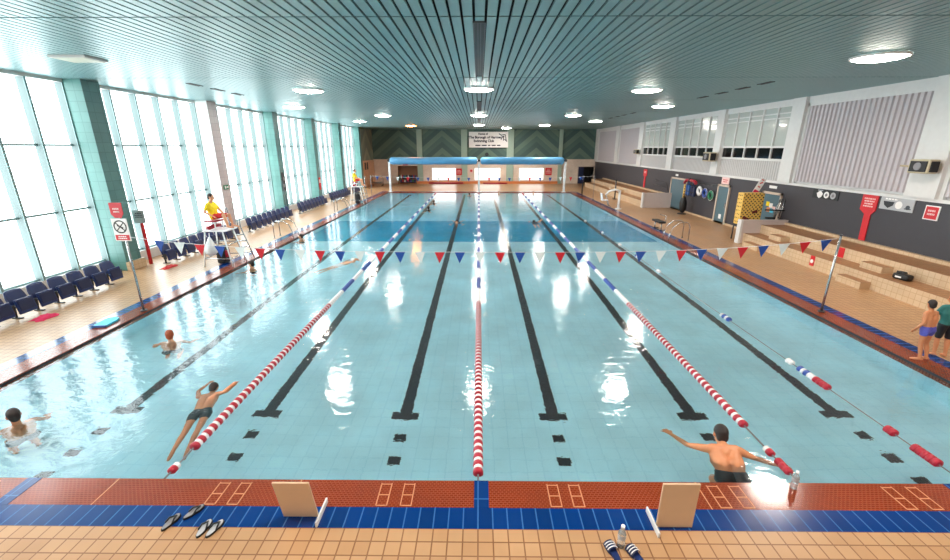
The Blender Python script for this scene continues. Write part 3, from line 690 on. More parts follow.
for sx in (-.55, .55):
    for sy in (-.28, .28): MB().cyl((sx, sy-.02, .06), (sx, sy+.02, .06), .06, n=12).build('wheel', 'black', t)
t = thing('red_roll', (-3.8, Y1-.8, 0), 'long low red roll lying along the far wall', 'roll'); MB().cyl((-2.0, 0, .1), (2.0, 0, .1), .1).build('roll_body', 'red_plastic', t); MB().cyl((-2.02, 0, .1), (-2, 0, .1), .04).cyl((2.0, 0, .1), (2.02, 0, .1), .04).build('core', 'white', t)
t = thing('red_roll', (1.9, Y1-.8, 0), 'shorter red roll lying under the middle far window', 'roll'); MB().cyl((-1.4, 0, .08), (1.4, 0, .08), .08).build('roll_body', 'red_plastic', t); MB().cyl((-1.42, 0, .08), (-1.4, 0, .08), .03).cyl((1.4, 0, .08), (1.42, 0, .08), .03).build('core', 'white', t)

# ------------------------------------------------------------------ right wall fittings
def spk(x, y, z, label, s=1.):
    t = thing('wall_speaker', (x, y, z), label, 'speaker')
    MB().bbox((-.2*s, 0, 0), (.3*s, .62*s, .4*s), (0, 0, 0), .03*s).build('cabinet', 'beige_box', t)
    g = MB().bbox((-.2*s, -.32*s, 0), (.24*s, .03, .3*s), (0, 0, 0), .01).bbox((-.36*s, 0, 0), (.03, .5*s, .3*s), (0, 0, 0), .01).build('grille', 'black', t)
    MB().cyl((-.375*s, 0, 0), (-.39*s, 0, 0), .11*s, n=18).build('cone', 'grey', g)
    MB().tube([(.1, 0, -.05), (-.1, .45*s, -.02), (-.3*s, .62*s, 0)], .03).tube([(.1, .2, -.08), (-.1, .3*s, -.1)], .03).build('bracket', 'beige_box', t)
spk(XR-.24-.1, 12.95, 3.52, 'beige wall speaker on the white post nearest the camera on the right', 1.0)
spk(XR-.24-.1, 24.95, 3.55, 'beige wall speaker on the post above the single blue-grey door', 1.25)
spk(XR-.24-.1, 36.8, 3.72, 'small dark-looking wall speaker on the farthest white post before the ribbed bays', .9)
def wallplate(name, y0, y1, z0, z1, mat, label, cat, x=XR-.1):
    o = bpy.data.objects.new(name, None); return tag(MB().box(x-.025, x, y0, y1, z0, z1).build(name, mat), label, cat)
o = wallplate('wall_sign', 16.15, 17.42, 2.13, 2.48, 'sign_black', 'black wall sign with three round white emblems', 'sign')
for k, (y, m_) in enumerate(((17.05, 'sign_white'), (16.72, 'sign_white'), (16.4, 'sign_grey'))):
    MB().cyl((XR-.125, y, 2.29), (XR-.132, y, 2.29), .125, n=20).build('emblem_disc', m_, o)
    if k == 0: MB().prism([(y-.16, 2.34), (y+.16, 2.34), (y+.1, 2.2), (y, 2.14), (y-.1, 2.2)], XR-.134, XR-.128, 'x').build('shield', 'sign_white', o)
    else: MB().cyl((XR-.132, y, 2.29), (XR-.134, y, 2.29), .06, n=16).build('emblem_centre', 'grey', o)
rows('lettering', o, 'sign_grey', face_mx((XR-.127, 17.05, 2.44)), .3, 1, .07, 9)
o = wallplate('wall_sign', 13.28, 14.42, 2.1, 2.5, 'sign_grey', 'grey wall sign with a dark shield and a white disc', 'sign')
MB().prism([(14.3, 2.36), (13.92, 2.36), (13.96, 2.24), (14.11, 2.15), (14.26, 2.24)], XR-.132, XR-.126, 'x').build('shield', 'sign_black', o)
MB().cyl((XR-.126, 13.76, 2.28), (XR-.134, 13.76, 2.28), .12, n=20).build('emblem_disc', 'sign_white', o)
MB().cyl((XR-.126, 13.45, 2.24), (XR-.132, 13.45, 2.24), .07, n=16).box(XR-.132, XR-.126, 13.34, 13.56, 2.18, 2.21).build('emblem_mark', 'dark_steel', o)
rows('lettering', o, 'sign_white', face_mx((XR-.127, 14.05, 2.44)), .5, 1, .09, 11)
o = wallplate('wall_poster', 12.5, 12.92, 1.98, 2.4, 'sign_white', 'square red poster with a white border at far right', 'poster')
MB().box(XR-.13, XR-.125, 12.53, 12.89, 2.01, 2.37).build('red_panel', 'sign_red', o); rows('lettering', o, 'sign_pink', face_mx((XR-.132, 12.71, 2.2)), .28, 2, .2, 13)
# red emergency pole sign on the right wall (paddle shape)
o = tag(MB().prism([(14.52, 2.5), (15.12, 2.5), (15.12, 1.98), (14.9, 1.84), (14.86, .94), (14.62, .94), (14.66, 1.84), (14.52, 1.98)], XR-.13, XR-.1, 'x').build('wall_sign', 'red'), 'tall red paddle-shaped sign reaching down to the bleacher', 'sign')
rows('lettering', o, 'sign_pink', face_mx((XR-.132, 14.82, 2.24)), .42, 4, .34, 15)
o = tag(MB().prism([(34.98, 2.36), (35.7, 2.36), (35.7, 1.9), (35.5, 1.8), (35.5, .94), (35.18, .94), (35.18, 1.8), (34.98, 1.9)], XR-.13, XR-.1, 'x').build('wall_sign', 'sign_red'), 'tall dark red paddle-shaped sign above the far bleacher', 'sign')
rows('lettering', o, 'sign_pink', face_mx((XR-.132, 35.34, 2.15)), .5, 2, .2, 17)
wallplate('notice_sign', 29.5, 29.85, 2.2, 2.32, 'sign_white', 'small white notice above the wide blue-grey door', 'notice')
wallplate('notice_sign', 19.6, 20.1, 2.26, 2.38, 'sign_white', 'small white notice above the door with colourful posters', 'notice')
o = wallplate('wall_notice', 23.4, 24.12, 2.13, 2.5, 'sign_pink', 'pale pink notice above the single blue-grey door', 'notice')
rows('lettering', o, 'sign_red', face_mx((XR-.127, 23.76, 2.31)), .5, 2, .2, 19)
o = tag(MB().box(12.345, 12.36, 14.0, 14.32, .47, .8).build('floor_sign', 'red'), 'red square plate on the upper riser of the near bleacher', 'sign')
o = tag(MB().box(11.64, 11.66, 14.28, 14.46, .1, .45).build('bench_sign', 'red'), 'red notice with white disc on the front of the near bleacher', 'sign')
MB().cyl((11.64, 14.37, .26), (11.634, 14.37, .26), .07, n=16).build('white_disc', 'sign_white', o)
# hung buoyancy aids
t = thing('hook_rail', (XR-.1, 26.2, 2.0), 'dark hook rail on the charcoal wall', 'rail')
MB().box(-.05, 0, -1.9, 1.9, -.04, .04).build('board', 'dark_steel', t)
hooks = [27.75, 27.3, 26.9, 26.3, 25.7, 25.2, 24.8]
for y in hooks: MB().tube([(-.03, y-26.2, -.02), (-.14, y-26.2, -.05), (-.15, y-26.2, 0)], .012, 6).build('hook', 'steel', t)
def vest(y, z, m_, label, s=1.):
    t = thing('hanging_buoyancy_aid', (XR-.27, y, z), label, 'buoyancy aid', 'buoyancy aids on the hook rail')
    q = MB()
    for sy in (-1, 1):
        q.bbox((-.0, sy*.13*s, -.45*s), (.14, .22*s, .55*s), (0, 0, 0), .04)
        q.tube([(0, sy*.1*s, -.2*s), (.02, sy*.09*s, -.06*s), (.04, sy*.04*s, .0)], .03, 8)
    q.build('vest_body', m_, t); MB().bbox((-.07, 0, -.5*s), (.02, .5*s, .05), (0, 0, 0), .005).build('belt', 'black', t)
def ringf(y, z, m_, label, r=.21):
    t = thing('hanging_ring_float', (XR-.23, y, z), label, 'ring float', 'ring floats on the hook rail')
    MB().tube([(0, r*cos(2*pi*k/20), -r+r*sin(2*pi*k/20)) for k in range(21)], .07, 10).build('ring', m_, t)
    MB().tube([(-.02, (r+.08)*cos(2*pi*k/20), -r+(r+.08)*sin(2*pi*k/20)) for k in range(21)], .008, 5).build('grab_line', 'white_plastic', t)
vest(27.55, 1.98, 'blue_foam', 'blue buoyancy aid hanging left of the wall floats', 1.15); vest(26.86, 1.93, 'navy_dark', 'dark navy buoyancy aid beside the blue one', 1.1)
ringf(26.15, 1.75, 'white_plastic', 'white ring float hanging on the charcoal wall'); ringf(25.48, 1.68, 'blue_plastic', 'blue ring float between the white and green rings'); ringf(24.8, 1.62, 'green', 'green ring float nearest the single door')
t = thing('foam_roll', (XR-.4, 27.1, 2.08), 'red foam tube draped along the top of the hook rail', 'float'); MB().tube([(0, -.75, -.12), (0, -.5, 0), (0, .1, .03), (0, .5, 0), (0, .75, -.2)], .09, 10).build('tube_body', 'red_plastic', t); MB().cyl((0, -.05, .03), (0, .12, .03), .1).build('band', 'black', t)
t = thing('throw_bag_stand', (12.95, 27.1, 0), 'black-hung stand with a yellow float pole by the wide door', 'stand')
MB().cyl((0, 0, 0), (0, 0, 1.9), .03).cyl((0, 0, 0), (0, 0, .04), .26).build('pole', 'black', t)
MB().loft([((0, 0, .1), .1), ((.02, 0, .3), .2), ((0, 0, .7), .22), ((-.02, 0, 1.0), .14), ((0, 0, 1.15), .06)], 12).build('hanging_bag', 'black', t)
MB().loft([((-.06, -.05, 1.0), .05), ((-.06, -.05, 1.4), .07), ((-.06, -.03, 1.85), .06)], 10).build('yellow_float', 'foam_yellow', t)
# yellow stack
t = thing('float_rack', (12.22, 19.3, 0), 'tall stack of yellow perforated foam floats beside the low end wall', 'float rack')
MB().bbox((0, 0, 1.42), (.95, .42, 1.4), (0, 0, 0), .03).build('foam_stack', 'foam_yellow', t)
MB().box(-.46, .46, -.2, .2, .6, .71).tube([(-.44, -.18, 0), (-.44, -.18, .62)], .03).tube([(.44, -.18, 0), (.44, -.18, .62)], .03).tube([(-.44, .18, 0), (-.44, .18, .62)], .03).tube([(.44, .18, 0), (.44, .18, .62)], .03).build('stand', 'dark_steel', t)
MB().bbox((-.2, -.22, 1.0), (.3, .02, .12), (0, R(20), 0), .005).bbox((.15, -.22, 1.3), (.24, .02, .12), (0, R(-20), 0), .005).bbox((-.25, -.22, .85), (.2, .02, .2), (0, R(-30), 0), .005).build('dark_strap', plain('maroon_strap', (96, 30, 26), .6), t)
t = thing('leaning_sign', (12.5, 19.65, 2.1), 'white and red warning board sticking up behind the yellow floats', 'sign')
o = MB().bbox((.22, 0, .3), (.26, .02, .7), (0, R(24), 0), .004).build('board', 'sign_white', t)
MB().bbox((.1, -.012, .03), (.24, .01, .16), (0, R(24), 0), .002).build('red_foot', 'cloth_pink', o)
q = MB().bbox((.2, -.013, .25), (.12, .006, .05), (0, R(24), 0)).bbox((.28, -.013, .42), (.14, .006, .05), (0, R(-20), 0)).bbox((.33, -.013, .55), (.1, .006, .04), (0, R(24), 0)); q.build('symbol', 'red', o)
t = thing('wheeled_frame', (13.0, 18.95, 0), 'silver folding frame with a black bar before the far door', 'frame')
MB().tube([(.2, -.05, 1.02), (.35, -.05, 1.9), (.48, -.05, 1.9), (.42, -.05, 1.02)], .025).tube([(.24, .12, 1.02), (.38, .12, 1.85), (.52, .12, 1.85), (.46, .12, 1.02)], .025).build('tube_frame', 'steel', t)
MB().tube([(-.35, -.12, 1.42), (.75, -.12, 1.38)], .03).build('bar', 'black', t); MB().bbox((-.05, -.1, 1.06), (.4, .15, .08), (0, 0, 0), .02).build('footrest', 'black', t)
MB().tube([(.2, .03, 0), (.2, .03, 1.05)], .025).tube([(.45, .03, 0), (.45, .03, 1.05)], .025).tube([(.2, -.05, 1.02), (.24, .12, 1.02)], .025).tube([(.42, -.05, 1.02), (.46, .12, 1.02)], .025).build('leg', 'steel', t)
# handrails on the far bleacher / wall
t = thing('wall_handrail', (XR-.3, 31.9, 0), 'thin dark handrail on the charcoal wall left of the wide door', 'handrail')
MB().tube([(.2, -1.2, 1.0), (.0, -1.2, 1.65), (0, .9, 1.7), (.2, 1.1, 1.7)], .02).tube([(.0, -1.2, 1.35), (0, .9, 1.4)], .02).build('rail', 'dark_steel', t)
# black bag
t = thing('sports_bag', (12.08, 11.6, .453), 'black sports bag lying on the lower step of the near bleacher', 'bag')
MB().bbox((0, 0, .11), (.3, .52, .22), (0, 0, R(8)), .07).bbox((.05, .12, .2), (.22, .26, .14), (0, 0, R(20)), .05).build('bag_body', 'black', t)
t.scale = (.8, .8, .8)
MB().tube([(-.1, -.16, .2), (-.16, -.12, .3), (-.16, .1, .3), (-.1, .14, .2)], .014).build('handle', 'dark_steel', t); MB().bbox((-.155, .02, .1), (.012, .2, .06), (0, 0, R(8)), .003).build('label_patch', 'sign_white', t)

# ------------------------------------------------------------------ grab rails, hoist
def grab(x, y, side, label):
    t = thing('grab_rail', (x, y, 0), label, 'grab rail', 'pool ladder rails')
    for dy in (-.3, .3):
        MB().tube([(-.55*side, dy, 0), (-.55*side, dy, .62), (-.5*side, dy, .75), (-.38*side, dy, .82), (-.05*side, dy, .8), (.2*side, dy, .62), (.32*side, dy, .3), (.35*side, dy, -.04)], .022, 10).build('rail', 'steel', t)
    for dy in (-.3, .3): MB().cyl((-.55*side, dy, 0), (-.55*side, dy, .02), .05).build('flange', 'steel', t)
grab(-8.98, 19.6, 1, 'steel ladder rails on the left rim beyond the lifeguard chair')
grab(-8.98, 28.2, 1, 'steel ladder rails on the left rim near the far lifeguard chair')
grab(9.0, 19.3, -1, 'steel ladder rails on the right rim behind the pennants')
t = thing('pool_bench', (9.3, 21.8, 0), 'low black padded bench on steel legs by the right rim', 'bench')
MB().bbox((0, 0, .42), (.35, 1.0, .1), (0, 0, 0), .03).build('pad', 'black', t); MB().tube([(0, -.4, 0), (0, -.4, .4)], .025).tube([(0, .4, 0), (0, .4, .4)], .025).tube([(-.2, -.4, .02), (.2, -.4, .02)], .02).tube([(-.2, .4, .02), (.2, .4, .02)], .02).build('leg', 'steel', t)
MB().tube([(.15, -.5, .4), (.15, -.45, .75), (.15, .3, .72)], .02).build('arm', 'steel', t)
t = thing('pool_hoist', (9.6, 29.3, 0), 'white pool hoist with hanging seat on the right rim', 'pool hoist')
MB().cyl((0, 0, 0), (0, 0, 1.25), .09, .07).cyl((0, 0, 0), (0, 0, .05), .22).build('mast', 'white_metal', t)
MB().tube([(0, 0, 1.22), (-.3, 0, 1.32), (-.75, 0, 1.2), (-.95, 0, .95)], .07, 10).build('arm', 'white_metal', t)
MB().bbox((-1.0, 0, .62), (.42, .42, .08), (0, 0, 0), .03).bbox((-1.2, 0, .85), (.07, .42, .5), (0, R(-10), 0), .03).build('seat', 'white_plastic', t)
MB().tube([(-.95, 0, .95), (-.8, 0, .7), (-.8, 0, .62)], .03).build('hanger', 'steel', t); MB().tube([(-.8, -.1, .6), (-.7, -.1, .25), (-.55, -.1, .2)], .02).tube([(-.8, .1, .6), (-.7, .1, .25), (-.55, .1, .2)], .02).build('footrest', 'steel', t)
t = thing('rescue_pole_stand', (8.95, 37.3, 0), 'dark upright pole stand at the far right corner of the pool', 'pole'); MB().cyl((0, 0, 0), (0, 0, 1.75), .05).cyl((0, 0, 0), (0, 0, .04), .2).build('pole', 'black', t); MB().cyl((0, -.02, 1.2), (0, -.02, 1.7), .09).build('sleeve', 'navy_dark', t)
t = thing('rescue_pole_stand', (11.15, 35.2, 0), 'dark brown upright post beside the far bleacher steps', 'pole'); MB().cyl((0, 0, 0), (0, 0, 1.5), .05).cyl((0, 0, 0), (0, 0, .04), .2).build('pole', 'dark_steel', t); MB().ball((0, 0, 1.5), .07).build('cap', 'black', t)
t = thing('rescue_pole', (-11.95, 25.9, 0), 'long dark rescue pole leaning by the third seat row', 'pole'); MB().cyl((.3, -.05, .02), (.1, .05, 2.2), .022, n=8).build('shaft', 'dark_steel', t); MB().ball((.1, .05, 2.2), .05).build('tip', 'black', t)

# red floor-standing emergency posts on the left
t = thing('emergency_post', (-11.95, 14.75+.02, 0), 'red post with a grey notice beside the first teal column', 'sign post')
MB().box(-.04, .04, -.04, .04, 0, 1.6).build('post', 'red', t); s = MB().box(-.2, .2, -.06, -.045, 1.5, 1.95).build('notice_board', 'sign_grey', t); rows('lettering', s, 'ink', face_my((0, -.062, 1.78)), .3, 3, .2, 21)
for i, (y, z0, z1) in enumerate(((32.4, 1.0, 1.9), (26.35, 1.5, 2.6))):
    o = tag(MB().box(-12.05, -12.02, y, y+.35, z0, z1).build('wall_sign', 'sign_red' if i == 0 else 'dark_steel'), ('red notice on the dark front of the column before the far seats', 'dark switch panel on the column past the third seat row')[i], 'sign')
    if i == 0: MB().box(-12.02, -12.012, y+.05, y+.3, z0+.5, z0+.75).build('white_patch', 'sign_white', o)
    else: MB().box(-12.02, -12.0, y+.06, y+.16, z0+.2, z0+.4).box(-12.02, -12.0, y+.18, y+.28, z0+.6, z0+.8).build('switch', 'sign_grey', o)
o = tag(MB().box(-12.05, -12.01, 20.2, 20.55, 2.15, 2.35).build('exit_sign', 'green'), 'small green exit sign on the white column behind the lifeguard', 'sign')
MB().box(-12.01, -12.005, 20.24, 20.34, 2.19, 2.31).box(-12.01, -12.005, 20.4, 20.52, 2.22, 2.28).build('exit_symbol', 'sign_white', o)
for i, y in enumerate((46.7, 47.6)):
    tag(MB().box(-12.25, -12.22, y, y+.5, 1.75, 2.5).box(-12.22, -12.21, y+.06, y+.44, 1.82, 2.43).build('wall_sign', 'sign_black'), ('nearer', 'farther')[i]+' small dark sign on the peach tiles at far left', 'sign')

# ------------------------------------------------------------------ small things on the near deck
def flip(x, y, rz, label, grp, m_sole='black', m_in='grey', slide=False, L=.27):
    t = thing('slide_sandal' if slide else 'flip_flop', (x, y, 0), label, 'sandal', grp, rz)
    out = []
    for k in range(24):
        a = 2*pi*k/24; u = sin(a); w = .048+.008*u if u > 0 else .04
        out.append((cos(a)*w*(1 if cos(a) > 0 else .92), u*L/2))
    MB().prism(out, 0, .022).build('sole', m_sole, t)
    MB().prism([(p[0]*.86, p[1]*.92) for p in out], .022, .026).build('footbed', m_in, t)
    if slide:
        q = MB(); vs = []
        for j in range(4):
            y_ = .0+.035*j
            for i in range(9): a = pi*i/8; vs.append((cos(a)*.058, y_, .015+sin(a)*.055))
        q.raw(vs, [(j*9+i, j*9+i+1, (j+1)*9+i+1, (j+1)*9+i) for j in range(3) for i in range(8)], None, True); s = q.build('strap', m_sole, t)
        for j in range(3):
            MB().tube([(cos(pi*i/8)*.06, .02+.03*j, .016+sin(pi*i/8)*.057) for i in range(1, 8)], .006, 5).build('stripe', 'white_plastic', s)
    else:
        MB().tube([(-.045, -.03, .022), (-.03, .02, .05), (0, .075, .03), (.03, .02, .05), (.045, -.03, .022)], .01, 6).tube([(0, .075, .022), (0, .075, .035)], .008, 6).build('strap', m_sole, t)
flip(-3.47, 3.70, R(-12), 'left black flip-flop of the pair on the blue strip', None, L=.24); flip(-3.3, 3.84, R(-28), 'right black flip-flop of the pair, farther onto the blue strip', None, L=.24)
flip(-3.045, 3.62, R(-4), 'left grey-soled sandal of the pair half on the beige tiles', None, 'black', 'sign_grey', L=.24); flip(-2.925, 3.62, R(-14), 'right grey-soled sandal of the pair half on the beige tiles', None, 'black', 'sign_grey', L=.24)
flip(1.415, 3.37, R(14), 'left navy slide sandal with white stripes by the bottle', None, 'navy_dark', 'navy', True); flip(1.64, 3.33, R(24), 'right navy slide sandal partly hidden behind the bottle', None, 'navy_dark', 'navy', True)
def bottle(x, y, label, s=1.):
    t = thing('water_bottle', (x, y, 0), label, 'bottle')
    MB().loft([((0, 0, .0), .028*s), ((0, 0, .008), .033*s), ((0, 0, .06*s), .033*s), ((0, 0, .075*s), .03*s), ((0, 0, .09*s), .033*s), ((0, 0, .14*s), .033*s), ((0, 0, .175*s), .02*s), ((0, 0, .19*s), .013*s), ((0, 0, .205*s), .013*s)], 16).build('bottle_body', 'bottle', t)
    MB().cyl((0, 0, .2*s), (0, 0, .222*s), .016*s, n=14).build('cap', 'white_plastic', t); MB().loft([((0, 0, .095*s), .0338*s), ((0, 0, .135*s), .0338*s)], 16, False).build('wrap', 'sign_grey', t)
bottle(1.52, 3.455, 'clear plastic water bottle standing between the navy slides', 1.25); bottle(3.93, 4.28, 'clear plastic bottle standing on the orange rim by the right lane rope', 1.15)
def board(x, y, side, label, BA):
    t = thing('blank_board', (x, y, 0), label, 'board')
    MB().bbox((0, -sin(R(BA))*.3, .303), (.4, .022, .6), (R(BA), 0, 0), .004).build('panel', 'cream_board', t)
    MB().bbox((side*.225, .03, .035), (.022, .36, .07), (0, 0, 0), .006).build('foot', 'white', t)
    MB().bbox((side*.205, .0, .03), (.03, .03, .03), (0, 0, 0), .004).build('foot_joint', 'steel', t)
board(-2.03, 3.8, 1, 'left of two blank cream boards standing on the blue strip', 12); board(2.19, 3.7, -1, 'right of two blank cream boards, near the sandals and bottle', 1)
t = thing('kickboard', (-8.98, 9.35, .0), 'turquoise foam kickboard lying on the left rim', 'kickboard', None, R(6))
MB().prism([(-.15, -.28), (.15, -.28), (.16, .1), (.12, .24), (0, .3), (-.12, .24), (-.16, .1)], 0, .04).build('foam', 'turq', t); MB().prism([(-.155, -.285), (.155, -.285), (.155, -.25), (-.155, -.25)], .005, .045).build('edge_band', 'blue_foam', t)
def cloth(x, y, label, m_, sx, sy):
    q = MB(); n = 12; vs = []
    for i in range(n+1):
        for j in range(n+1):
            u, w = i/n-.5, j/n-.5; e = max(0, 1-(abs(u)*2)**4)*max(0, 1-(abs(w)*2)**4)
            vs.append((u*sx*(1+.15*sin(7*w)), w*sy*(1+.15*sin(9*u)), .006+e*(.05+.03*sin(17*u)*cos(13*w))))
    q.raw(vs, [(i*(n+1)+j, (i+1)*(n+1)+j, (i+1)*(n+1)+j+1, i*(n+1)+j+1) for i in range(n) for j in range(n)], None, True)
    tag(q.build('towel', m_, None, (x, y, 0)), label, 'towel')
cloth(-10.8, 9.65, 'crumpled crimson towel on the floor before the nearest seats', 'cloth_pink', .35, .5); cloth(-10.95, 14.3, 'flat red cloth on the floor before the second seat row', 'red_cloth', .3, .6)

# ------------------------------------------------------------------ people
def fuse(q, name, mat, parent, vox=.012, smooth=4):
    o = q.build('tmp', mat)
    m = o.modifiers.new('r', 'REMESH'); m.mode = 'VOXEL'; m.voxel_size = vox; m.use_smooth_shade = True
    s = o.modifiers.new('s', 'SMOOTH'); s.iterations = smooth; s.factor = .5
    dg = bpy.context.evaluated_depsgraph_get(); dg.update()
    me = bpy.data.meshes.new_from_object(o.evaluated_get(dg)); me.name = name
    bpy.data.objects.remove(o)
    me.materials.clear(); me.materials.append(M[mat] if isinstance(mat, str) else mat)
    me.polygons.foreach_set('use_smooth', [True]*len(me.polygons))
    r = bpy.data.objects.new(name, me); C.objects.link(r); r.parent = parent; return r
def basis(f, u):
    f = V(f).normalized(); r = f.cross(V(u)).normalized(); u = r.cross(f)
    return r, f, u
def person(J, s, t, skin, hair, shirt=None, shorts=None, top=None, vox=.012, cap_hair=None, hands=True, low=False):
    """J: joint dictionary in local metres. s: size factor (1 = 1.75 m adult)"""
    g = lambda k: V(J[k])
    b = MB()
    sl, sr, hl, hr = g('shL'), g('shR'), g('hipL'), g('hipR')
    cs, ch = (sl+sr)/2, (hl+hr)/2; up = (cs-ch).normalized(); side = (sr-sl).normalized(); fwd = side.cross(up)*-1
    fwd = V(J['fwd']).normalized() if 'fwd' in J else fwd
    T = []  # torso pieces
    for sg in (-1, 1):
        w = side*sg*s
        T.append((ch+w*.085, ch+up*.10*s+w*.075, .105*s, .098*s)); T.append((ch+up*.12*s+w*.07, cs-up*.16*s+w*.082, .092*s, .112*s))
        T.append((cs-up*.16*s+w*.085, cs-up*.05*s+w*.1, .112*s, .082*s))
    T.append((sl+side*.04*s, sr-side*.04*s, .066*s, .066*s)); T.append((cs-up*.03*s, cs+up*.05*s, .075*s, .055*s))
    for p in T: b.cap(*p)
    hc = g('head'); r_, f_, u_ = basis(J['look'], J.get('hup', (0, 0, 1)))
    b.cap(cs, hc-u_*.07*s, .058*s, .052*s)
    hm = Matrix((r_, f_, u_)).transposed()
    hs = s*(1.08 if s < .9 else 1.)
    b.ball(hc+u_*.02*hs, (.076*hs, .096*hs, .1*hs), 18, hm); b.ball(hc-u_*.06*hs+f_*.025*hs, (.056*hs, .066*hs, .066*hs), 14, hm)
    b.cap(hc+f_*.09*hs, hc+f_*.108*hs-u_*.028*hs, .012*hs, .017*hs, 8); b.cap(hc+f_*.082*hs-u_*.062*hs-r_*.018*hs, hc+f_*.082*hs-u_*.062*hs+r_*.018*hs, .012*hs, .012*hs, 8)
    for sg in (-1, 1): b.ball(hc+r_*sg*.078*hs-u_*.005*hs-f_*.005*hs, (.014*hs, .024*hs, .034*hs), 10, hm)
    for S in 'LR':
        sh, el, wr = g('sh'+S), g('el'+S), g('wr'+S)
        b.cap(sh, el, .052*s, .04*s); b.cap(el, el.lerp(wr, .3), .04*s, .041*s); b.cap(el.lerp(wr, .3), wr, .041*s, .028*s)
        d = V(J.get('hd'+S, (wr-el))).normalized(); nrm = V(J.get('hn'+S, (0, 0, 1))); nrm = (nrm-d*nrm.dot(d)).normalized(); c_ = d.cross(nrm)
        if S == 'R': c_ = -c_
        for q in (-1, 0, 1): b.cap(wr+d*.01*s+c_*q*.015*s, wr+d*.085*s+c_*q*.024*s, .016*s, .015*s, 10)
        if hands:
            for i, (o_, L_) in enumerate(((-.036, .062), (-.012, .075), (.012, .078), (.036, .068))):
                p0 = wr+d*.085*s+c_*o_*s; p1 = p0+d*L_*.55*s+c_*o_*.25*s-nrm*.006*s; p2 = p1+d*L_*.45*s-nrm*.02*s
                b.cap(p0, p1, .0105*s, .0095*s, 8); b.cap(p1, p2, .0095*s, .008*s, 8)
            p0 = wr+d*.03*s+c_*.03*s; p1 = p0+d*.035*s+c_*.035*s-nrm*.01*s; b.cap(p0, p1, .013*s, .011*s, 8); b.cap(p1, p1+d*.035*s+c_*.006*s-nrm*.01*s, .011*s, .009*s, 8)
        hp, kn, an = g('hip'+S), g('kn'+S), g('an'+S)
        b.cap(hp, kn, .09*s, .056*s); back = (V(J['fwd']) if 'fwd' in J else fwd)*-1
        b.cap(kn, kn.lerp(an, .3)+back*.012*s, .054*s, .056*s); b.cap(kn.lerp(an, .3)+back*.012*s, an, .056*s, .036*s)
        to = g('toe'+S); b.cap(an-(to-an).normalized()*.04*s, an.lerp(to, .55), .036*s, .036*s); b.cap(an.lerp(to, .55), to, .038*s, .026*s)
    fuse(b, 'body', skin, t, vox)
    # hair or cap
    h = MB(); h.ball(hc+u_*.035*hs-f_*.014*hs, (.083*hs, .098*hs, .096*hs), 18, hm)
    if not cap_hair: h.ball(hc-u_*.02*hs-f_*.05*hs, (.072*hs, .058*hs, .075*hs), 14, hm)
    fuse(h, 'swim_cap' if cap_hair else 'hair', cap_hair or hair, t, .012, 2)
    e = MB()
    for sg in (-1, 1): e.ball(hc+f_*.086*hs+r_*sg*.031*hs+u_*.006*hs, .0115*hs, 8)
    e.build('eyes', 'eye', t)
    if shirt:
        q = MB()
        for p0, p1, r0, r1 in T: q.cap(p0, p1, r0+.012*s, r1+.012*s)
        for S in 'LR': q.cap(g('sh'+S), g('sh'+S).lerp(g('el'+S), .6), .062*s, .058*s)
        fuse(q, 'shirt', shirt, t, vox)
    if shorts:
        q = MB(); m_, f0 = shorts
        for sg in (-1, 1):
            w = side*sg*s; q.cap(ch+w*.085, ch+up*.08*s+w*.078, .116*s, .108*s)
        for S in 'LR': q.cap(g('hip'+S), g('hip'+S).lerp(g('kn'+S), f0), .104*s, (.104-.03*f0)*s)
        fuse(q, 'shorts', m_, t, vox)
    if top:
        m_, f0 = top; q = MB()
        for p0, p1, r0, r1 in T: q.cap(p0, p1, r0+.01*s, r1+.01*s)
        for S in 'LR': q.cap(g('sh'+S), g('sh'+S).lerp(g('el'+S), f0), .06*s, .054*s)
        fuse(q, 'wetsuit_top', m_, t, vox)

# lifeguard high chair: sitter faces +X
def guard_chair(loc, label):
    t = thing('lifeguard_chair', loc, label, 'lifeguard chair')
    legs = [((-.45, -.45, 0), (-.3, -.32, 1.25)), ((-.45, .45, 0), (-.3, .32, 1.25)), ((.55, -.45, 0), (.32, -.32, 1.25)), ((.55, .45, 0), (.32, .32, 1.25))]
    for a, c in legs: MB().tube([a, c], .026, 10).build('leg', 'white_metal', t)
    q = MB()
    for z in (.28, .75):
        k = z/1.25; P = [V(a).lerp(V(c), k) for a, c in legs]
        for i, j in ((0, 1), (1, 3), (3, 2), (2, 0)): q.tube([P[i], P[j]], .018)
    q.build('brace', 'steel', t)
    MB().bbox((.05, 0, 1.26), (.85, .75, .05), (0, 0, 0), .015).build('platform', 'white_plastic', t)
    for sx in (-.3, .05):
        for sy in (-1, 1): MB().tube([(sx, sy*.25, 1.28), (sx+(.04 if sx < 0 else 0), sy*.22, 1.56)], .022).build('seat_leg', 'white_metal', t)
    MB().bbox((-.1, 0, 1.575), (.44, .5, .05), (0, 0, 0), .02).build('seat', 'red_plastic', t)
    MB().tube([(-.3, -.25, 1.55), (-.36, -.25, 2.0), (-.36, .25, 2.0), (-.3, .25, 1.55)], .02).build('back_frame', 'white_metal', t)
    # ladder on the far side with hoop handrails
    l = MB()
    for dx in (.12, .5): l.tube([(dx+.04, 1.05, 0), (dx, .52, 1.26), (dx, .52, 1.85), (dx, .47, 1.95), (dx, .39, 1.93), (dx, .36, 1.3)], .02, 8)
    la = l.build('ladder_rail', 'steel', t)
    for k in range(4):
        f = (k+.7)/5; MB().tube([(.14, 1.05-.53*f, 1.26*f), (.52, 1.05-.53*f, 1.26*f)], .022).build('rung', 'steel', la)
    return t
guard_chair((-9.3, 14.85, 0), 'white tall lifeguard chair with a seated lifeguard nearest the camera')
guard_chair((-9.15, 32.2, 0), 'distant white lifeguard chair near the far left corner')
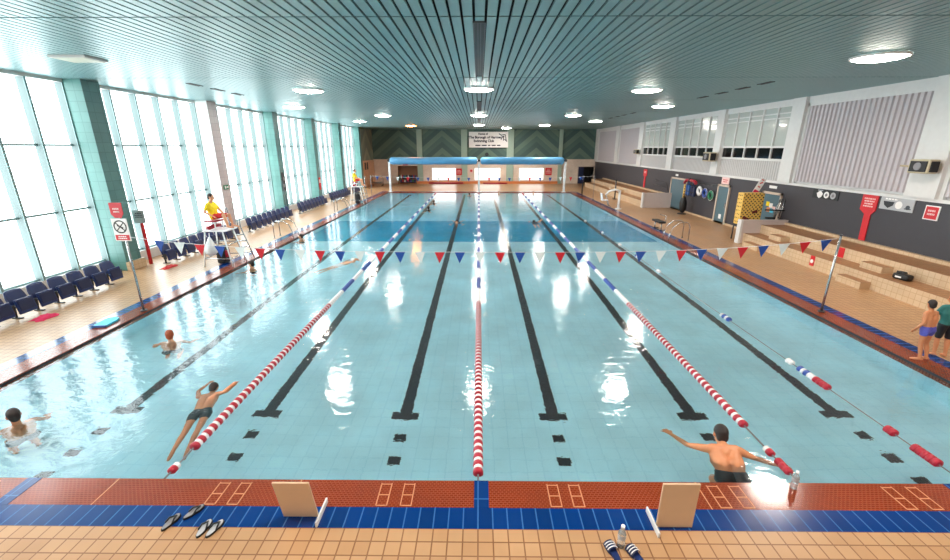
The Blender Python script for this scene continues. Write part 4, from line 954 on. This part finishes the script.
def seated_guard(loc, label, fold):
    t = thing('person', loc, label, 'person')
    hip = .1
    J = dict(shL=(-.16, .19, .52), shR=(-.16, -.19, .52), hipL=(-.1, .09, hip), hipR=(-.1, -.09, hip), head=(-.1, 0, .77), look=(1, .15, -.12),
             knL=(.36, .14, .13), knR=(.33, -.12, .15), anL=(.44, .14, -.25), anR=(.4, -.1, -.25), toeL=(.62, .16, -.28), toeR=(.58, -.1, -.28), fwd=(1, 0, 0))
    if fold: J.update(elL=(-.02, .28, .27), wrL=(.16, .12, .2), elR=(-.22, -.3, .28), wrR=(0, -.24, .14))
    else: J.update(elL=(-.05, .3, .26), wrL=(.2, .16, .2), elR=(-.02, -.3, .26), wrR=(.2, -.14, .2))
    person(J, 1., t, 'skin', 'hair_dark', shirt='yellow', shorts=('red_cloth', .75))
    return t
seated_guard((-9.27, 14.85, 1.625), 'lifeguard in yellow shirt and red shorts sitting on the near high chair', True)
seated_guard((-9.12, 32.2, 1.625), 'distant lifeguard in yellow shirt sitting on the far high chair', False)
# things hung on the chairs
def tube_float(loc, label):
    t = thing('rescue_tube', loc, label, 'rescue tube'); MB().loft([((-.05, -.42, 0), .03), ((0, -.36, 0), .07), ((.02, 0, .03), .075), ((0, .3, 0), .07), ((-.03, .36, 0), .03)], 12).build('foam', 'red_plastic', t); MB().tube([(-.05, -.42, 0), (-.1, -.36, -.04), (-.12, -.33, .02), (-.02, -.36, .08)], .012).build('strap', 'white_plastic', t)
tube_float((-9.43, 14.87, 1.365), 'red rescue tube lying on the near lifeguard chair platform')
t = thing('hung_bag', (-9.3, 14.25, .48), 'white mesh bag hanging under the near lifeguard chair', 'bag'); MB().loft([((0, 0, .62), .03), ((0, 0, .55), .06), ((0, -.02, .3), .17), ((0, -.02, .08), .2), ((0, 0, 0), .1)], 14).build('bag_body', 'cap_white', t); MB().tube([(0, 0, .6), (.02, 0, .76)], .012).build('cord', 'white_plastic', t)
t = thing('kit_bag', (-9.35, 14.93, 0), 'dark kit bag with red pouch on the deck under the near chair', 'bag'); MB().bbox((0, 0, .3), (.32, .4, .6), (0, 0, 0), .08).build('bag_body', 'black', t); MB().bbox((.17, 0, .36), (.06, .26, .26), (0, 0, 0), .025).build('pouch', 'red_plastic', t)
tube_float((-9.28, 32.22, 1.365), 'red rescue tube on the distant lifeguard chair')
t = thing('kit_bag', (-9.15, 32.2, 0), 'black kit bag on the deck under the distant lifeguard chair', 'bag'); MB().bbox((0, 0, .42), (.35, .5, .84), (0, 0, 0), .1).build('bag_body', 'black', t); MB().tube([(.18, -.1, .8), (.24, 0, .5), (.18, .1, .2)], .03).build('strap', 'white_plastic', t)

# two children on the right rim
t = thing('person', (8.86, 7.64, 0), 'boy in purple-blue trunks standing with his back turned on the right rim', 'person', None, R(10))
k = .76
def sc(J, k): return {a: (tuple(x*k for x in v) if a not in ('look', 'hup', 'fwd') and not a.startswith(('hn', 'hd')) else v) for a, v in J.items()}
J = dict(shL=(-.17, 0, 1.42), shR=(.17, 0, 1.42), hipL=(-.09, 0, .92), hipR=(.09, 0, .92), head=(.0, .02, 1.66), look=(.5, 1, -.1), fwd=(0, 1, 0),
         elL=(-.28, -.06, 1.17), wrL=(-.3, .08, .95), elR=(.25, .02, 1.14), wrR=(.24, .12, .9), knL=(-.12, .03, .5), knR=(.1, .05, .5), anL=(-.15, -.03, .07), anR=(.09, -.02, .07), toeL=(-.24, .12, .03), toeR=(.1, .16, .03))
def lean(J, a): return {q: ((v[0]+a*v[2]/1.66, v[1], v[2]) if q not in ('look', 'hup', 'fwd') else v) for q, v in J.items()}
k = .72
person(sc(lean(J, -.3), k), k, t, 'skin_tan', 'hair_dark', shorts=('trunk_purple', .22), vox=.01)
t = thing('person', (9.36, 7.8, 0), 'child in dark shorts and teal wetsuit top at the right edge', 'person', None, R(-20))
k = .74; J2 = dict(J, look=(-1, .2, -.1), elL=(-.27, .08, 1.15), wrL=(-.2, .22, .95))
person(sc(lean(J2, -.1), k), k, t, 'skin_tan', 'hair_red', shorts=('suit_black', .8), top=('suit_teal', .8), vox=.011)

# swimmers: local frame, swimming towards +Y, z=0 is the water line
def swim_pose(kind):
    if kind == 'crawl':
        return dict(shL=(-.19, .42, -.1), shR=(.19, .42, -.04), hipL=(-.09, -.1, -.14), hipR=(.09, -.1, -.14), head=(0, .62, -.03), look=(.25, .8, -.5), hup=(0, .5, .8), fwd=(0, 0, -1),
                    elL=(-.28, .68, -.16), wrL=(-.2, .95, -.2), elR=(.42, .36, .16), wrR=(.36, .66, .02), knL=(-.1, -.52, -.22), knR=(.1, -.53, -.14), anL=(-.1, -.93, -.2), anR=(.1, -.94, -.2), toeL=(-.1, -1.12, -.24), toeR=(.1, -1.13, -.26))
    if kind == 'breast':
        return dict(shL=(-.19, .35, -.13), shR=(.19, .35, -.13), hipL=(-.09, -.14, -.26), hipR=(.09, -.14, -.26), head=(0, .52, .07), look=(0, 1, -.1), fwd=(0, .2, -1),
                    elL=(-.42, .52, -.2), wrL=(-.34, .78, -.18), elR=(.42, .52, -.2), wrR=(.34, .78, -.18), knL=(-.18, -.52, -.4), knR=(.18, -.52, -.4), anL=(-.3, -.86, -.32), anR=(.3, -.86, -.32), toeL=(-.42, -.95, -.34), toeR=(.42, -.95, -.34))
    if kind == 'stand':
        return dict(shL=(-.19, 0, -.12), shR=(.19, 0, -.12), hipL=(-.09, -.04, -.62), hipR=(.09, -.04, -.62), head=(0, .04, .12), look=(0, 1, -.05), fwd=(0, 1, 0),
                    elL=(-.34, .06, -.34), wrL=(-.4, .26, -.44), elR=(.34, .06, -.34), wrR=(.4, .26, -.44), knL=(-.12, .18, -.74), knR=(.12, .12, -.8), anL=(-.12, -.05, -.93), anR=(.12, -.1, -.94), toeL=(-.12, .12, -.95), toeR=(.12, .06, -.96))
    if kind == 'push':   # near swimmer, upper back out of the water, arms spread
        return dict(shL=(-.2, .22, .06), shR=(.2, .22, .06), hipL=(-.09, -.14, -.24), hipR=(.09, -.14, -.24), head=(.02, .42, .17), look=(0, 1, -.35), hup=(0, .3, 1), fwd=(0, .6, -1),
                    elL=(-.42, .38, -.04), wrL=(-.56, .62, -.08), elR=(.44, .2, -.06), wrR=(.68, .12, -.1), knL=(-.12, .1, -.62), knR=(.12, .1, -.62), anL=(-.1, -.12, -.9), anR=(.1, -.12, -.9), toeL=(-.1, .04, -.95), toeR=(.1, .04, -.95))
def swimmer(x, y, rz, kind, label, skin='skin', hair='hair_dark', shorts='suit_black', cap_hair=None, vox=.014, s=1., suit=None):
    t = thing('person', (x, y, ZW), label, 'person', None, rz)
    person(swim_pose(kind), s, t, skin, hair, shorts=(shorts, .25) if shorts else None, vox=vox, cap_hair=cap_hair, top=suit)
swimmer(3.42, 4.74, R(-6), 'push', 'bare-backed swimmer with dark hair pushing off by the near wall', 'skin_tan', vox=.011, s=1.15)
swimmer(-7.2, 5.55, R(60), 'stand', 'dark-haired swimmer upright in the water at the far left edge of the view', 'skin_tan', vox=.011)
swimmer(-4.58, 6.0, R(15), 'crawl', 'swimmer in dark trunks stretched out beside the left lane rope', 'skin_tan', vox=.012, s=.85)
swimmer(-6.86, 8.5, R(20), 'stand', 'swimmer with head up alone in the leftmost lane before the kickboard', 'skin', 'hair_red')
swimmer(-8.1, 14.5, R(80), 'stand', 'dark-haired swimmer at the left wall below the near lifeguard')
swimmer(-8.3, 19.4, R(90), 'stand', 'dark-haired swimmer holding the left wall by the ladder rails')
swimmer(-5.1, 15.0, R(-30), 'crawl', 'pale swimmer doing crawl left of the left lane rope beyond the pennants', 'skin', shorts='cap_white', cap_hair='cap_white')
swimmer(-3.5, 32.6, R(0), 'breast', 'dark-suited swimmer by the left lane rope nearest the far wall', suit=('suit_black', .1))
swimmer(-3.5, 29.0, R(0), 'breast', 'swimmer right of the left lane rope just past the blue band', suit=('suit_black', .1))
swimmer(-.85, 38.4, R(0), 'stand', 'head of a swimmer near the far wall left of the middle rope')
swimmer(1.85, 39.8, R(180), 'stand', 'swimmer at the far wall right of the middle rope')
swimmer(5.05, 39.8, R(180), 'stand', 'swimmer at the far wall in the right part of the pool')
swimmer(3.2, 23.8, R(0), 'crawl', 'dark-suited swimmer crossing the blue band left of the right rope', suit=('suit_black', .1))
swimmer(-1.25, 24.2, R(180), 'breast', 'swimmer in the blue band just left of the middle rope', suit=('suit_black', .1))

# ------------------------------------------------------------------ camera, world, colour
cam = bpy.data.cameras.new('camera'); co = bpy.data.objects.new('camera', cam); C.objects.link(co); scene.camera = co
cam.sensor_width = 36; cam.sensor_fit = 'HORIZONTAL'; cam.lens = 422/950*36; cam.clip_end = 300
co.location = (0, 0, 4.05); co.rotation_euler = (R(90-17.431), 0, R(.518))
w = bpy.data.worlds.new('world'); scene.world = w; w.use_nodes = True
w.node_tree.nodes['Background'].inputs[0].default_value = (.75, .85, .9, 1); w.node_tree.nodes['Background'].inputs[1].default_value = .3
scene.view_settings.view_transform = 'Standard'; scene.view_settings.look = 'None'; scene.view_settings.exposure = 1.35
scene.cycles.max_bounces = 8; scene.cycles.diffuse_bounces = 4; scene.cycles.glossy_bounces = 4; scene.cycles.transmission_bounces = 8
scene.cycles.caustics_refractive = True; scene.cycles.caustics_reflective = False; scene.cycles.blur_glossy = 1.0
scene.cycles.sample_clamp_indirect = 6
